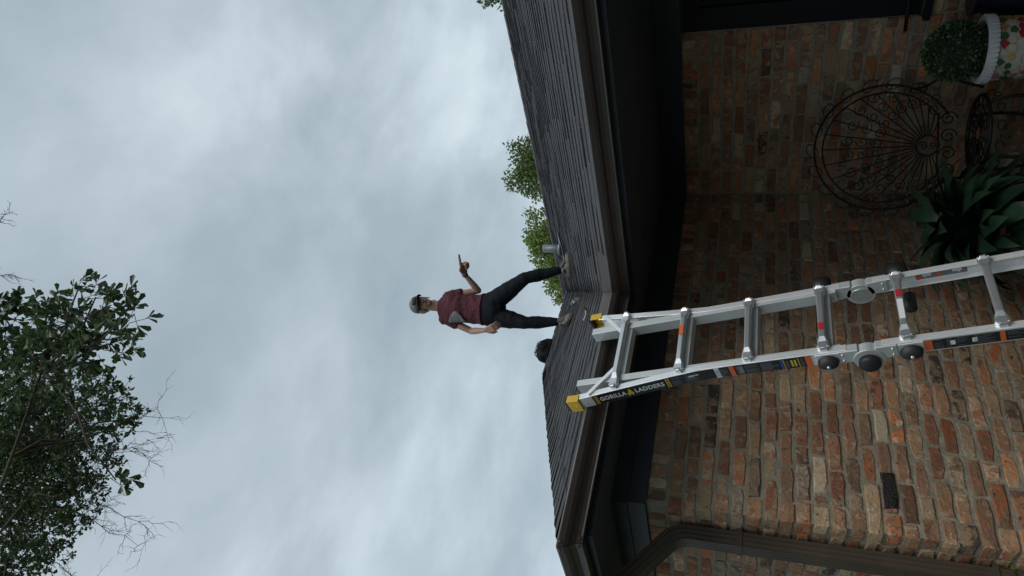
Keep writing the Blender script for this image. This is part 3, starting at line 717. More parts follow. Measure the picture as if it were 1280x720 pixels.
def text_on(txt, size, s_start, b_base, mt, parent, off, fit):
    cu = bpy.data.curves.new('txt', 'FONT'); cu.body = txt; cu.size = size; cu.space_character = 1.12; cu.offset = .0011
    ob = bpy.data.objects.new('txt', cu); COL.objects.link(ob)
    dg = bpy.context.evaluated_depsgraph_get(); me = bpy.data.meshes.new_from_object(ob.evaluated_get(dg))
    wid = max(v.co.x for v in me.vertices); hgt = max(v.co.y for v in me.vertices)
    mb = MB(); vs = []
    for v in me.vertices:
        s = s_start + v.co.x * fit / wid; b = b_base + v.co.y * .026 / hgt
        vs.append(lp(AL1 + flare(s) + off, b, s))
    mb.add(vs, [tuple(p.vertices) for p in me.polygons])
    COL.objects.unlink(ob); bpy.data.objects.remove(ob); bpy.data.curves.remove(cu)
    mb.build('lettering', mt, parent); return wid
w1 = text_on('GORILLA', .036, .052, -.047, 'lwhite', lab, .0018, .128)
w2 = text_on('LADDERS', .036, .222, -.047, 'lwhite', lab, .0018, .138)
# small yellow emblem between the two words
emb = MB()
for c_s, c_b, rs, rb in ((.200, -.026, .008, .010), (.192, -.044, .006, .012), (.208, -.044, .006, .012), (.200, -.042, .005, .006)):
    pts = [lp(AL1 + flare(c_s) + .0019 + .0001 * len(emb.f), c_b + rb * math.sin(2 * math.pi * i / 12), c_s + rs * math.cos(2 * math.pi * i / 12)) for i in range(12)]
    emb.add(pts, [tuple(range(12))])
emb.build('emblem', 'lyellow', lab)
lab2 = sticker(1.385, 2.1, -.062, -.008, 'lblack', rail2L, 'label', fl=False); lab2['label'] = 'black printed safety strip'
def mark2(s0, s1, b0, b1, mt): return sticker(s0, s1, b0, b1, mt, lab2, 'print', off=.0016, n=1, fl=False)
mark2(1.385, 1.41, -.062, -.008, 'lorange'); mark2(1.62, 1.636, -.062, -.008, 'lorange'); mark2(1.80, 1.82, -.062, -.008, 'lorange')
for a0, a1 in ((1.415, 1.45), (1.455, 1.475), (1.485, 1.53), (1.54, 1.61), (1.642, 1.70), (1.71, 1.79)):
    for b in (-.054, -.046, -.038, -.030, -.022, -.014):
        if lrg.random() < .8: mark2(a0, a0 + (a1 - a0) * lrg.uniform(.5, 1), b, b + .002, 'lgrey')
for c_s in (1.466, 1.535): mark2(c_s, c_s + .016, -.046, -.022, 'lwhite')
# stickers on the inside of the right rail (flanges face in, so they sit on the web)
def sticker_in(s0, s1, b0, b1, mt, parent, name, off):
    return MB().add([lp(AR0 + .0045 + off, b0, s0), lp(AR0 + .0045 + off, b1, s0), lp(AR0 + .0045 + off, b1, s1), lp(AR0 + .0045 + off, b0, s1)], [(0, 1, 2, 3)]).build(name, mt, parent)
def arrow(sc_, parent, flip=1):
    P = [(-.020, 0), (-.004, -.016), (-.004, -.007), (.016, -.007), (.016, .007), (-.004, .007), (-.004, .016)]
    MB().add([lp(AR0 + .0045 + .0016, -.034 + b, sc_ + s * flip) for s, b in P], [tuple(range(7))]).build('print', 'lwhite', parent)
for s0, s1, par in ((.90, 1.0, railR), (1.40, 1.58, rail2R)):
    st = sticker_in(s0, s1, -.056, -.012, 'lgrey', par, 'label', .0006); st['label'] = 'grey sticker with white arrow'
    if s0 < 1: sticker_in(.975, 1.0, -.056, -.012, 'lorange', st, 'print', .0012); arrow(.955, st)
    else: sticker_in(1.40, 1.418, -.056, -.012, 'lorange', st, 'print', .0012); sticker_in(1.475, 1.490, -.056, -.012, 'lorange', st, 'print', .0012); arrow(1.44, st); arrow(1.545, st, -1)
# stickers on the rungs
def rung_sticker(i, t0, t1, mt, lab_=None):
    s = RS[i]; a0, a1 = AR0, AL1
    o = MB().add([lp(a0 + (a1 - a0) * t, .0268, s + q) for t, q in ((t0, -.010), (t1, -.010), (t1, .010), (t0, .010))], [(0, 1, 2, 3)]).build('label', mt, rungs[i])
    if lab_: o['label'] = lab_
rung_sticker(1, .30, .46, 'lorange', 'orange sticker'); rung_sticker(3, .62, .72, 'lred', 'red sticker'); rung_sticker(4, .32, .42, 'lred', 'red sticker'); rung_sticker(4, .46, .74, 'lwhite', 'white sticker')

# ------------------------------------------------------------------ person standing in the roof valley
pr_ = RF(-.20, 6.45, rz(*RF(-.20, 6.45, 0).xy))
person = thing('person', 'person in maroon top, black leggings and grey cap pointing sideways on the roof', 'person', pr_)
def cap_(mb, a, b, ra, rb, n=14):
    """tapered capsule between two points"""
    a, b = Vector(a), Vector(b); d = (b - a); L = d.length; d.normalize()
    up = Vector((0, 0, 1)) if abs(d.z) < .9 else Vector((1, 0, 0)); u = d.cross(up).normalized(); v = u.cross(d)
    rings = []
    for t in (-85, -60, -35, -10): rings.append((a + d * (ra * math.sin(R_(t))), ra * math.cos(R_(t))))
    for t in (10, 35, 60, 85): rings.append((b + d * (rb * math.sin(R_(t))), rb * math.cos(R_(t))))
    mb.loft([[c + u * (r * math.cos(2 * math.pi * k / n)) + v * (r * math.sin(2 * math.pi * k / n)) for k in range(n)] for c, r in rings])
def ell(mb, rings, n=20):
    """stack of ellipses (r, f, z, half width, half depth)"""
    mb.loft([[RF(r + a * math.cos(2 * math.pi * k / n), f + b * math.sin(2 * math.pi * k / n), z) for k in range(n)] for r, f, z, a, b in rings])
J = dict(neck=(-.212, 6.45, 4.60), shR=(-.340, 6.455, 4.505), elR=(-.452, 6.48, 4.225), wrR=(-.425, 6.33, 4.020), shL=(-.112, 6.455, 4.470), elL=(-.040, 6.52, 4.185), wrL=(.118, 6.40, 4.290),
         hipR=(-.290, 6.45, 3.985), hipL=(-.145, 6.45, 3.990), knR=(-.335, 6.41, 3.630), knL=(.100, 6.41, 3.655), anR=(-.308, 6.47, 3.300), anL=(.198, 6.50, 3.300))
J = {k: RF(*v) for k, v in J.items()}
hx, hy, hz = RT, FW, Vector((0, 0, 1))
tilt = Matrix.Rotation(R_(-7), 3, FW) @ Matrix.Rotation(R_(14), 3, RT)
turn = Matrix.Rotation(R_(24), 3, 'Z')
A0, A1, A2 = turn @ tilt @ hx, turn @ tilt @ hy, turn @ tilt @ hz        # head axes: right, back, up
HC = RF(-.206, 6.41, 4.757)
hp = lambda x_, y_, z_: HC + A0 * x_ + A1 * y_ + A2 * z_          # y_ negative = face
def limbs(mb, g=0.0, arms=True, legs=True, hands=True):
    if legs:
        for s in 'RL':
            cap_(mb, J['hip' + s], J['kn' + s].lerp(J['hip' + s], .45), .104 + g, .084 + g); cap_(mb, J['kn' + s].lerp(J['hip' + s], .45), J['kn' + s], .084 + g, .057 + g)
            c = J['kn' + s].lerp(J['an' + s], .33) + FW * .014; cap_(mb, J['kn' + s], c, .056 + g, .061 + g); cap_(mb, c, J['an' + s].lerp(J['kn' + s], .12), .061 + g, .036 + g)
    if arms:
        for s in 'RL':
            cap_(mb, J['sh' + s], J['el' + s], .046 + g, .036 + g); f_ = J['el' + s].lerp(J['wr' + s], .3); cap_(mb, J['el' + s], f_, .036 + g, .037 + g); cap_(mb, f_, J['wr' + s], .037 + g, .024 + g)
def torso(mb, g=0.0):
    ell(mb, [(-.215, 6.45, 3.885, .10 + g, .085 + g), (-.217, 6.45, 3.96, .178 + g, .122 + g), (-.222, 6.45, 4.04, .168 + g, .115 + g), (-.230, 6.45, 4.15, .122 + g, .090 + g), (-.232, 6.45, 4.26, .125 + g, .098 + g), (-.230, 6.445, 4.36, .138 + g, .110 + g), (-.227, 6.455, 4.45, .145 + g, .098 + g), (-.224, 6.46, 4.525, .115 + g, .075 + g), (-.215, 6.46, 4.57, .06 + g, .055 + g)])
body = MB(); torso(body, -.012); limbs(body, -.008 + .006)
cap_(body, RF(-.218, 6.46, 4.52), HC - A2 * .06 + A1 * .01, .058, .054)
# head: skull, jaw, nose, ears
body.ball(hp(0, .008, .025), .074, .094, .092, (A0, A1, A2)); body.ball(hp(0, -.018, -.045), .057, .068, .070, (A0, A1, A2)); cap_(body, hp(0, -.088, .008), hp(0, -.104, -.026), .009, .014); body.ball(hp(0, -.072, -.092), .026, .020, .018, (A0, A1, A2))
for s in (-1, 1): body.ball(hp(s * .074, .012, -.012), .010, .020, .032, (A0, A1, A2))
# right hand resting on the thigh
def hand(mb, wr, d, palmn, thumbside, curl, point=False, sz=1.0):
    d = Vector(d).normalized(); s_ = d.cross(Vector(palmn)).normalized(); p_ = s_.cross(d).normalized()     # d: wrist to knuckles, s_: across, p_: palm side
    if thumbside < 0: s_ = -s_
    kn = Vector(wr) + d * .088 * sz
    for i in range(4):
        o_ = s_ * ((1.5 - i) * .019 * sz)
        cap_(mb, Vector(wr) + o_ * .55 + d * .012, kn + o_, .015 * sz, .0125 * sz, 8)
        L = (.075, .082, .076, .060)[i] * sz
        if point and i == 0:
            cap_(mb, kn + o_, kn + o_ + d * L * .55, .0125 * sz, .0118 * sz, 8); cap_(mb, kn + o_ + d * L * .55, kn + o_ + d * L * 1.1, .0118 * sz, .0095 * sz, 8)
        else:
            c = curl if not point else 1.0; a1 = R_(28 + 62 * c); a2 = a1 + R_(30 + 55 * c)
            d1 = d * math.cos(a1) - p_ * (-math.sin(a1)); d2 = d * math.cos(a2) - p_ * (-math.sin(a2))
            m1 = kn + o_ + d1 * L * .5; cap_(mb, kn + o_, m1, .0102 * sz, .0095 * sz, 8); cap_(mb, m1, m1 + d2 * L * .5, .0095 * sz, .0078 * sz, 8)
    t0 = Vector(wr) + s_ * .024 * sz + d * .022; t1 = t0 + (s_ * .8 + d * .9 + p_ * .3).normalized() * .042 * sz; t2 = t1 + (s_ * .15 + d * .9 + p_ * .5).normalized() * .034 * sz
    cap_(mb, t0, t1, .0135 * sz, .0112 * sz, 8); cap_(mb, t1, t2, .0112 * sz, .0085 * sz, 8)
hand(body, J['wrR'] - Vector((0, 0, .004)), RF(-.385, 6.285, 3.905) - J['wrR'], RT * .5 + FW * 1.0, -1, .10, sz=1.1)
hand(body, J['wrL'] + (RT * .004), RF(.30, 6.33, 4.300) - J['wrL'], Vector((0, 0, -1)) - FW * .5, -1, .9, point=True, sz=1.22)
bd = remeshed(body, 'body', 'skin', person, .0058, 3)
for s in (-1, 1): MB().ball(hp(s * .030, -.082, .010), .013, .006, .007, (A0, A1, A2), 10, 6).build('eye', 'eye', person, True); MB().ball(hp(s * .031, -.086, .027), .017, .006, .004, (A0, A1, A2), 10, 5).build('eyebrow', 'hair', person, True)
MB().ball(hp(0, -.088, -.056), .021, .006, .006, (A0, A1, A2), 10, 6).build('mouth', 'lips', person, True)
# shirt
sh = MB()
g = .012
ell(sh, [(-.226, 6.45, 4.085, .166, .124), (-.228, 6.45, 4.15, .148, .114), (-.232, 6.45, 4.26, .140, .110), (-.230, 6.445, 4.36, .150, .122), (-.227, 6.455, 4.45, .157, .110), (-.224, 6.46, 4.53, .128, .086), (-.217, 6.46, 4.572, .070, .064)])
for s, fr_ in (('R', .52), ('L', .50)):
    cap_(sh, J['sh' + s], J['sh' + s].lerp(J['el' + s], fr_ - .12), .064, .056)
for s in 'RL': cap_(sh, RF(-.217, 6.46, 4.555), J['sh' + s], .062, .058)
shirt = remeshed(sh, 'shirt', 'maroon', person, .0075, 4, .010)
# grey mesh panel under the right arm, sleeve hems
pn = MB(); n = 9
P_ = []
for i in range(n):
    t = i / (n - 1); z_ = 4.435 - .185 * t; w_ = .062 * math.sin(math.pi * min(1, t * 1.05 + .12)) ** .8
    aw = .150 + .006; rr0 = -.231
    th0, th1 = R_(205 + 12 * t), R_(205 + 12 * t + 52 * max(.10, math.sin(math.pi * (t * .92 + .06))))
    P_.append([RF(rr0 + (aw) * math.cos(th0 + (th1 - th0) * u), 6.447 + .1235 * math.sin(th0 + (th1 - th0) * u), z_) for u in (0, .25, .5, .75, 1)])
pn.loft(P_, cap=False, closed=False); o = pn.build('side_panel', 'stripe', shirt, True); md = o.modifiers.new('t', 'SOLIDIFY'); md.thickness = .004; md.offset = 0
cl_ = MB(); cl_.loft([[RF(-.215 + a * math.cos(2 * math.pi * k / 20), 6.452 + b * math.sin(2 * math.pi * k / 20), z_ + .012 * math.sin(2 * math.pi * k / 20)) for k in range(20)] for a, b, z_ in ((.076, .070, 4.562), (.066, .062, 4.580), (.062, .058, 4.575))], cap=False)
o = cl_.build('collar', 'maroon', shirt, True)
# leggings
lg = MB(); ell(lg, [(-.215, 6.45, 3.88, .102, .088), (-.217, 6.45, 3.96, .183, .126), (-.222, 6.45, 4.04, .173, .119), (-.226, 6.45, 4.10, .152, .108), (-.228, 6.45, 4.125, .134, .098)])
limbs(lg, .004, arms=False)
remeshed(lg, 'leggings', 'legging', person, .0075, 4, .004)
# cap: crown, bill, strap of hair
cp = MB(); rings = []
for i in range(8):
    t = i / 7; el = R_(4 + 84 * t)
    rings.append([hp(.090 * math.cos(el) * math.cos(2 * math.pi * k / 22), .006 + .106 * math.cos(el) * math.sin(2 * math.pi * k / 22), .040 + .088 * math.sin(el)) for k in range(22)])
rings.insert(0, [hp(.088 * math.cos(2 * math.pi * k / 22), .006 + .104 * math.sin(2 * math.pi * k / 22), .026) for k in range(22)])
cap_ob = cp.loft(rings).build('cap', 'capgrey', person, True)
bl = MB(); top, bot = [], []
for i in range(13):
    an = R_(200 + 140 * i / 12); c_, s_ = math.cos(an), math.sin(an); ext = 1 + .78 * max(0, math.sin(math.pi * i / 12)) ** .6
    top.append((hp(.088 * c_, .006 + .104 * s_, .036), hp(.088 * c_ * (1 + .10 * (ext - 1)), .006 + .104 * s_ * ext, .022 - .020 * abs(c_) ** 2)))
bl.loft([[a for a, b in top], [b for a, b in top]], cap=False, closed=False); o = bl.build('bill', 'capdark', cap_ob, True); md = o.modifiers.new('t', 'SOLIDIFY'); md.thickness = .006; md.offset = 0
fp = MB(); fp.loft([[hp(.0915 * math.cos(R_(t)) * math.cos(R_(e_)), .006 + .1075 * math.sin(R_(t)) * math.cos(R_(e_)), .042 + .088 * math.sin(R_(e_))) for t in range(240, 302, 8)] for e_ in (2, 11, 20, 28)], cap=False, closed=False)
o = fp.build('front_panel', 'capdark', cap_ob, True); md = o.modifiers.new('t', 'SOLIDIFY'); md.thickness = .003; md.offset = 0
hr = MB(); hr.ball(hp(0, .028, -.008), .087, .084, .078, (A0, A1, A2))
cap_(hr, hp(.03, .085, .02), hp(.075, .10, -.07), .026, .018); cap_(hr, hp(.075, .10, -.07), hp(.095, .085, -.12), .018, .006); cap_(hr, hp(.068, -.02, .01), hp(.078, -.005, -.075), .011, .006); cap_(hr, hp(-.070, -.015, .01), hp(-.076, .0, -.085), .012, .006)
remeshed(hr, 'hair', 'hair', person, .006, 2)
# wristband
wb = MB(); d_ = (J['wrL'] - J['elL']).normalized(); c_ = J['wrL'] - d_ * .012; wb.tube([c_ - d_ * .009, c_ + d_ * .009], .030, 14); wb.build('wristband', 'rubber', person, True, bevel=.003)
wf = MB(); wf.ball(c_ + A1 * 0 + Vector((0, 0, .026)), .016, .016, .009); wf.build('watch_case', 'rubber', person, True)
# shoes laid on the slope
def shoe(an, dr, df, name='shoe'):
    base = J[an]; d = (RT * dr + FW * df).normalized(); s_ = Vector((-d.y, d.x, 0))
    def g_(u, v, h): p = base + d * u + s_ * v; return Vector((p.x, p.y, rz(p.x, p.y) + .022 + h))
    up = MB(); so = MB(); st = [(-.075, .030, .085, 0), (-.060, .037, .095, 0), (-.01, .039, .100, 0), (.04, .041, .078, 0), (.10, .046, .060, 0), (.15, .043, .048, 0), (.185, .030, .034, 0)]
    rings, sr = [], []
    for u, w_, h, _ in st:
        rings.append([g_(u, w_ * x_, .022 + (h - .022) * z_) for x_, z_ in ((-1, 0), (-.95, .45), (-.62, .9), (0, 1), (.62, .9), (.95, .45), (1, 0))])
        sr.append([g_(u * 1.04, (w_ + .004) * x_, h_) for x_, h_ in ((-1, .0), (-1, .026), (1, .026), (1, 0))])
    o = up.loft(rings).build(name, 'shoe', person, True); so.loft(sr).build('sole', 'sole', o)
    tg = MB(); tg.loft([[g_(.02, -.022, .105), g_(.02, .022, .105), g_(.015, .02, .135), g_(.015, -.02, .135)], [g_(.11, -.022, .062), g_(.11, .022, .062), g_(.11, .02, .07), g_(.11, -.02, .07)]]); tg.build('tongue', 'sole', o)
    for i in range(4):
        u = .03 + .02 * i; hh = .10 - .012 * i
        MB().tube([g_(u, -.033, hh - .02), g_(u + .005, 0, hh + .008), g_(u, .033, hh - .02)], .0035, 5).build('lace', 'strap', o)
    # ankle sock collar
    MB().tube([base + Vector((0, 0, -.02)), base + Vector((0, 0, .012))], [.044, .040], 14).build('collar', 'shoe', o, True)
shoe('anR', .35, -1.0); shoe('anL', .85, -.75)

# ------------------------------------------------------------------ things lying on the roof
bp = Vector((-1.10, LRy + .03, zr(WL) - .02))
bag = thing('bag', 'small black bag with loop handle sitting on the ridge left of the person', 'bag', bp)
bm_ = MB(); bm_.ball(bp + Vector((0, 0, .09)), .165, .12, .095, nu=20, nv=12); bm_.box(bp + Vector((-.14, -.09, -.01)), bp + Vector((.14, .09, .08)))
b1 = remeshed(bm_, 'body', 'bag', bag, .012, 6)
for off in (-.09, .05):
    pts = [bp + Vector((off + .05 * math.cos(t), .0, .150 + .045 * math.sin(t))) for t in [math.pi * i / 10 for i in range(11)]]
    MB().tube(pts, .006, 6).build('handle', 'strap' if off < 0 else 'bag', bag, True)
for off in (-.06, 0, .06): MB().tube([bp + Vector((off, .120 * math.cos(t), .085 + .112 * math.sin(t))) for t in [math.pi * i / 12 for i in range(13)]], .005, 6).build('seam', 'bag', bag, True)
# roof strap with hooks
def on_roof(r, f, h=.03):
    p = RF(r, f, 0); return Vector((p.x, p.y, rz(p.x, p.y) + h))
st = thing('tie_strap', "thin grey strap with metal buckle lying between the person's shoes", 'strap', on_roof(-.13, 6.5, .0))
MB().tube([on_roof(-.15, 6.9), on_roof(-.10, 6.7, .035), on_roof(-.125, 6.5), on_roof(-.09, 6.3)], .006, 6).build('webbing', 'strap', st)
MB().box(on_roof(-.09, 6.3, .0) - Vector((.018, .018, 0)), on_roof(-.09, 6.3, .04) + Vector((.018, .018, 0))).build('buckle', 'galv', st, bevel=.003)
hk = thing('bungee_hook', 'small pale hook lying by the yellow ladder foot', 'hook', (.96, -.30, rz(.96, -.30)))
hk_p = [Vector((.955, -.315, rz(.955, -.315) + .03)), Vector((.99, -.28, rz(.99, -.28) + .035)), Vector((1.03, -.275, rz(1.03, -.275) + .03)), Vector((1.05, -.30, rz(1.05, -.30) + .03)), Vector((1.03, -.33, rz(1.03, -.33) + .03))]
MB().tube(hk_p, .006, 7).build('shaft', 'strap', hk, True); MB().tube([hk_p[0], hk_p[0] + Vector((-.04, -.02, .012))], .008, 7).build('cord', 'bag', hk, True)

# ------------------------------------------------------------------ foliage helpers
def leaf_cloud(mb_v, mb_f, rg, pos, d, size, wid, droop=.15, shape='ob'):
    d = d.normalized(); up = Vector((rg.gauss(0, 1), rg.gauss(0, 1), rg.gauss(0, 1)))
    s_ = d.cross(up)
    if s_.length < 1e-3: return
    s_.normalize(); n_ = s_.cross(d)
    b = len(mb_v); a = size; h = wid * size
    if shape == 'ob':
        pts = [pos, pos + d * a * .45 + s_ * h * .32 + n_ * a * .04, pos + d * a * .84 + s_ * h * .5 + n_ * a * .03, pos + d * a - n_ * a * droop * .3, pos + d * a * .84 - s_ * h * .5 + n_ * a * .03, pos + d * a * .45 - s_ * h * .32 + n_ * a * .04, pos + d * a * .5 - n_ * a * .02]
    else:
        pts = [pos, pos + d * a * .25 + s_ * h * .42 + n_ * a * .04, pos + d * a * .6 + s_ * h * .5 + n_ * a * .04, pos + d * a - n_ * a * droop * .4, pos + d * a * .6 - s_ * h * .5 + n_ * a * .04, pos + d * a * .25 - s_ * h * .42 + n_ * a * .04, pos + d * a * .5 - n_ * a * .02]
    mb_v += pts; mb_f += [(b, b + 1, b + 6), (b + 1, b + 2, b + 6), (b + 2, b + 3, b + 6), (b + 3, b + 4, b + 6), (b + 4, b + 5, b + 6), (b + 5, b, b + 6)]
def rnd_in(rg, c, r):
    while True:
        p = Vector((rg.uniform(-1, 1), rg.uniform(-1, 1), rg.uniform(-1, 1)))
        if p.length < 1: return Vector(c) + p * r
def rdir(rg): 
    v = Vector((rg.gauss(0, 1), rg.gauss(0, 1), rg.gauss(0, 1))); return v.normalized()
def mesh_obj(name, vs, fs, mt, parent):
    mb = MB(); mb.v = vs; mb.f = fs; return mb.build(name, mt, parent)

# ------------------------------------------------------------------ overhanging oak
oak_base = Vector((4.6, -5.9, 0))
oak = thing('oak_tree', 'tall dark oak hanging over the sky with bare twigs among its leaves', 'tree', oak_base)
CA = [(1.12, -0.56, 7.58, 0.23), (1.06, -0.64, 8.1, 0.25), (1.09, -0.39, 7.09, 0.16), (1.21, -0.36, 6.7, 0.11), (1.31, -0.61, 6.97, 0.13), (1.24, -0.82, 7.58, 0.23), (1.24, -0.97, 8.12, 0.29), (1.08, -0.94, 8.76, 0.28), (0.95, -0.81, 9.01, 0.22), (1.34, -1.21, 8.57, 0.3), (0.99, -0.29, 7.49, 0.07), (1.05, -0.34, 7.27, 0.1), (1.0, -0.43, 7.95, 0.08), (1.17, -1.18, 9.43, 0.43), (1.37, -1.1, 7.9, 0.13), (2.16, -1.6, 7.06, 0.1)]
CB = [(0.61, -2.74, 9.39, 0.31), (0.75, -3.02, 9.93, 0.43), (0.84, -2.82, 8.96, 0.18), (0.89, -3.3, 10.63, 0.51), (1.09, -3.36, 9.74, 0.38), (1.31, -3.87, 10.72, 0.53), (1.0, -3.56, 11.36, 0.57), (1.52, -3.8, 10.05, 0.41), (1.86, -4.28, 10.86, 0.47), (1.76, -3.9, 9.86, 0.21), (2.26, -4.83, 11.35, 0.48), (2.07, -4.35, 10.39, 0.24), (1.5, -4.21, 11.7, 0.64), (0.63, -3.04, 11.49, 0.57), (0.79, -2.78, 8.76, 0.1), (0.98, -3.97, 12.78, 0.86), (2.01, -5.0, 12.7, 0.85), (0.49, -2.62, 9.56, 0.15), (0.47, -2.74, 10.31, 0.32), (0.63, -3.05, 10.87, 0.44), (1.14, -3.84, 10.25, 0.33), (1.14, -4.41, 11.85, 0.67), (0.62, -3.88, 11.72, 0.66)]
TW = [((1.23, -3.22, 9.39), (0.62, -2.6, 8.27)), ((1.11, -3.1, 9.33), (1.14, -3.13, 8.36)), ((1.72, -3.72, 9.7), (1.95, -3.95, 8.49)), ((1.85, -3.85, 9.9), (1.44, -3.43, 8.79)), ((2.18, -4.32, 10.28), (2.34, -4.48, 9.43)), ((-0.7, -1.0, 11.13), (-0.87, -0.82, 10.76)), ((-0.29, -1.41, 11.25), (-0.26, -1.44, 10.59)), ((-0.03, -1.67, 11.08), (0.03, -1.73, 10.6)), ((1.57, -3.57, 9.64), (1.78, -3.78, 8.32)), ((1.13, -3.12, 9.13), (0.93, -2.92, 8.31)), ((0.7, -2.54, 9.79), (0.47, -2.31, 9.27))]
tmb = MB()
def wob(a, b, n, k, rg):
    a, b = Vector(a), Vector(b); L = (b - a).length
    return [a.lerp(b, i / n) + (rdir(rg) * (k * L) if 0 < i < n else Vector((0, 0, 0))) for i in range(n + 1)]
rg = random.Random(21)
top = oak_base + Vector((.4, .3, 12.6))
trk = wob(oak_base - Vector((0, 0, .3)), top, 7, .015, rg); tmb.tube(trk, [.34, .29, .26, .24, .22, .19, .16, .13], 12)
tmb.build('trunk', 'bark', oak, True)
limbs_ends = [(1.25, -1.3, 8.6), (1.0, -3.3, 10.4), (2.0, -4.5, 11.3), (1.0, -3.9, 12.5), (5.5, -7.5, 11.5), (7.0, -5.0, 10.5), (3.0, -7.5, 12.5)]
lm = MB(); tips = []
for i, e_ in enumerate(limbs_ends):
    s0 = trk[-1 if i % 2 else -2]; pts = wob(s0, e_, 6, .035, rg)
    lm.tube(pts, [.09, .07, .045, .030, .022, .016, .011], 8); tips.append(pts)
for c in CA + CB:                    # branchlets into every clump
    best = min((p for t in tips for p in t[2:]), key=lambda p: (p - Vector(c[:3])).length)
    lm.tube(wob(best, c[:3], 4, .05, rg), [.022, .017, .013, .010, .006], 6)
lm.build('limb', 'bark', oak, True)
tw = MB()
def twig(a, b, r, depth):
    pts = wob(a, b, 5, .045, rg); tw.tube(pts, [r * (1 - .13 * i) for i in range(6)], 4)
    if depth == 0: return
    L = (Vector(b) - Vector(a)).length
    for i in range(1, 6):
        for _ in range(2 if depth == 2 else 1):
            d = (Vector(b) - Vector(a)).normalized(); q = pts[i] + (d * rg.uniform(.5, 1) + rdir(rg) * .75).normalized() * L * rg.uniform(.18, .42)
            twig(pts[i], q, r * .62, depth - 1)
for a, b in TW: twig(a, Vector(a).lerp(Vector(b), .86), .0062, 2)
tag(tw.build('bare_twigs', 'twig', oak), 'leafless grey twigs sticking out of the crown', kind='stuff')
# leaves: single ones at the silhouette tips, the rest as one mass
ob_v, ob_f = [], []; leaf_cloud(ob_v, ob_f, random.Random(2), Vector((0, 0, 0)), Vector((0, 1, 0)), 1.0, .52)
leaf_me = []
for k in range(4):
    vs, fs = [], []; leaf_cloud(vs, fs, random.Random(30 + k), Vector((0, 0, 0)), Vector((0, 1, 0)), 1.0, (.46, .52, .58, .5)[k]); mb = MB(); mb.v = vs; mb.f = fs
    me = mb.mesh('oak_leaf_%d' % k); me.materials.append(MT['oakleaf']); leaf_me.append(me)
singles = []; lv, lf = [], []
def sprig(c, dirn, size, nl, store):
    dirn = dirn.normalized(); L = size * 1.1
    pts = [c, c + dirn * L]
    tw2.tube([c - dirn * L * .8, c, c + dirn * L], [.004, .003, .002], 4)
    for i in range(nl):
        t = rg.uniform(.25, 1); d = (dirn * rg.uniform(.35, 1.0) + rdir(rg) * .85).normalized(); d.z -= .12
        store(c + dirn * L * t, d, size * rg.uniform(.7, 1.2))
tw2 = MB()
def st_single(p, d, s): singles.append((p, d, s))
def st_mass(p, d, s): leaf_cloud(lv, lf, rg, p, d, s, rg.uniform(.42, .58))
for i, c in enumerate(CA):
    n = max(4, int(c[3] ** 2 * 430))
    for _ in range(n):
        p = rnd_in(rg, c[:3], c[3]); dn = (p - Vector(c[:3])) + Vector((0, 0, -.15)) + rdir(rg) * .12
        single = c[3] < .17
        sprig(p, dn, .102, rg.randint(5, 8), st_single if single else st_mass)
for c in CB:
    n = max(9, int(c[3] ** 2 * 800))
    for _ in range(n):
        p = rnd_in(rg, c[:3], c[3]); dn = (p - Vector(c[:3])) + rdir(rg) * .2
        sprig(p, dn, .062, rg.randint(6, 10), st_mass)
# the unseen bulk of the crown above the frame and round the trunk
for e_ in limbs_ends[4:] + [(3.2, -5.2, 12.5), (4.8, -5.6, 11.8)]:
    for _ in range(220):
        p = rnd_in(rg, e_, 1.5); sprig(p, rdir(rg), .12, 6, st_mass)
rg.shuffle(singles)
for p, d, s in singles[:280]:
    q = d.to_track_quat('Y', 'Z').to_euler(); o = shared('leaf', leaf_me[rg.randrange(4)], oak, p, q, (s, s, s)); o.rotation_euler.rotate_axis('Y', rg.uniform(0, 6.28))
for p, d, s in singles[280:]: st_mass(p, d, s)
crown = mesh_obj('crown', lv, lf, 'oakleaf', oak); tag(crown, kind='stuff')
tag(tw2.build('twigs', 'twig', oak), kind='stuff')

# ------------------------------------------------------------------ trees behind the ridge
def far_tree(label, base, clusters, mt, dens, lsize, bulk, seed):
    rg2 = random.Random(seed); t = thing('garden_tree', label, 'tree', base, 'trees behind the roof ridge')
    b = Vector(base); topc = Vector(clusters[0][:3]); mb = MB()
    pts = wob(b - Vector((0, 0, .2)), topc - Vector((0, 0, .9)), 6, .02, rg2); mb.tube(pts, [.16, .14, .13, .11, .09, .07, .05], 9)
    for c in clusters: mb.tube(wob(pts[-1], c[:3], 4, .06, rg2), [.04, .03, .02, .012, .006], 5)
    mb.build('trunk', 'bark', t, True)
    vs, fs = [], []
    for c in clusters + bulk:
        n = int(max(14, dens * c[3] ** 2.1))
        for _ in range(n):
            p = rnd_in(rg2, c[:3], c[3]); dn = ((p - Vector(c[:3])).normalized() * .6 + rdir(rg2)); dn.z += .15
            for _k in range(rg2.randint(3, 5)):
                leaf_cloud(vs, fs, rg2, p + rdir(rg2) * lsize * .8, dn + rdir(rg2) * .8, lsize * rg2.uniform(.6, 1.2), rg2.uniform(.4, .6), shape='el')
    o = mesh_obj('crown', vs, fs, mt, t); tag(o, kind='stuff')
T1 = [(-8.35, -5.36, 6.42, 0.36), (-8.09, -5.62, 6.66, 0.26), (-8.78, -5.21, 6.56, 0.26), (-8.65, -5.06, 6.78, 0.11), (-8.09, -5.62, 6.21, 0.4), (-8.83, -5.59, 6.25, 0.49), (-9.04, -6.08, 6.08, 0.77)]
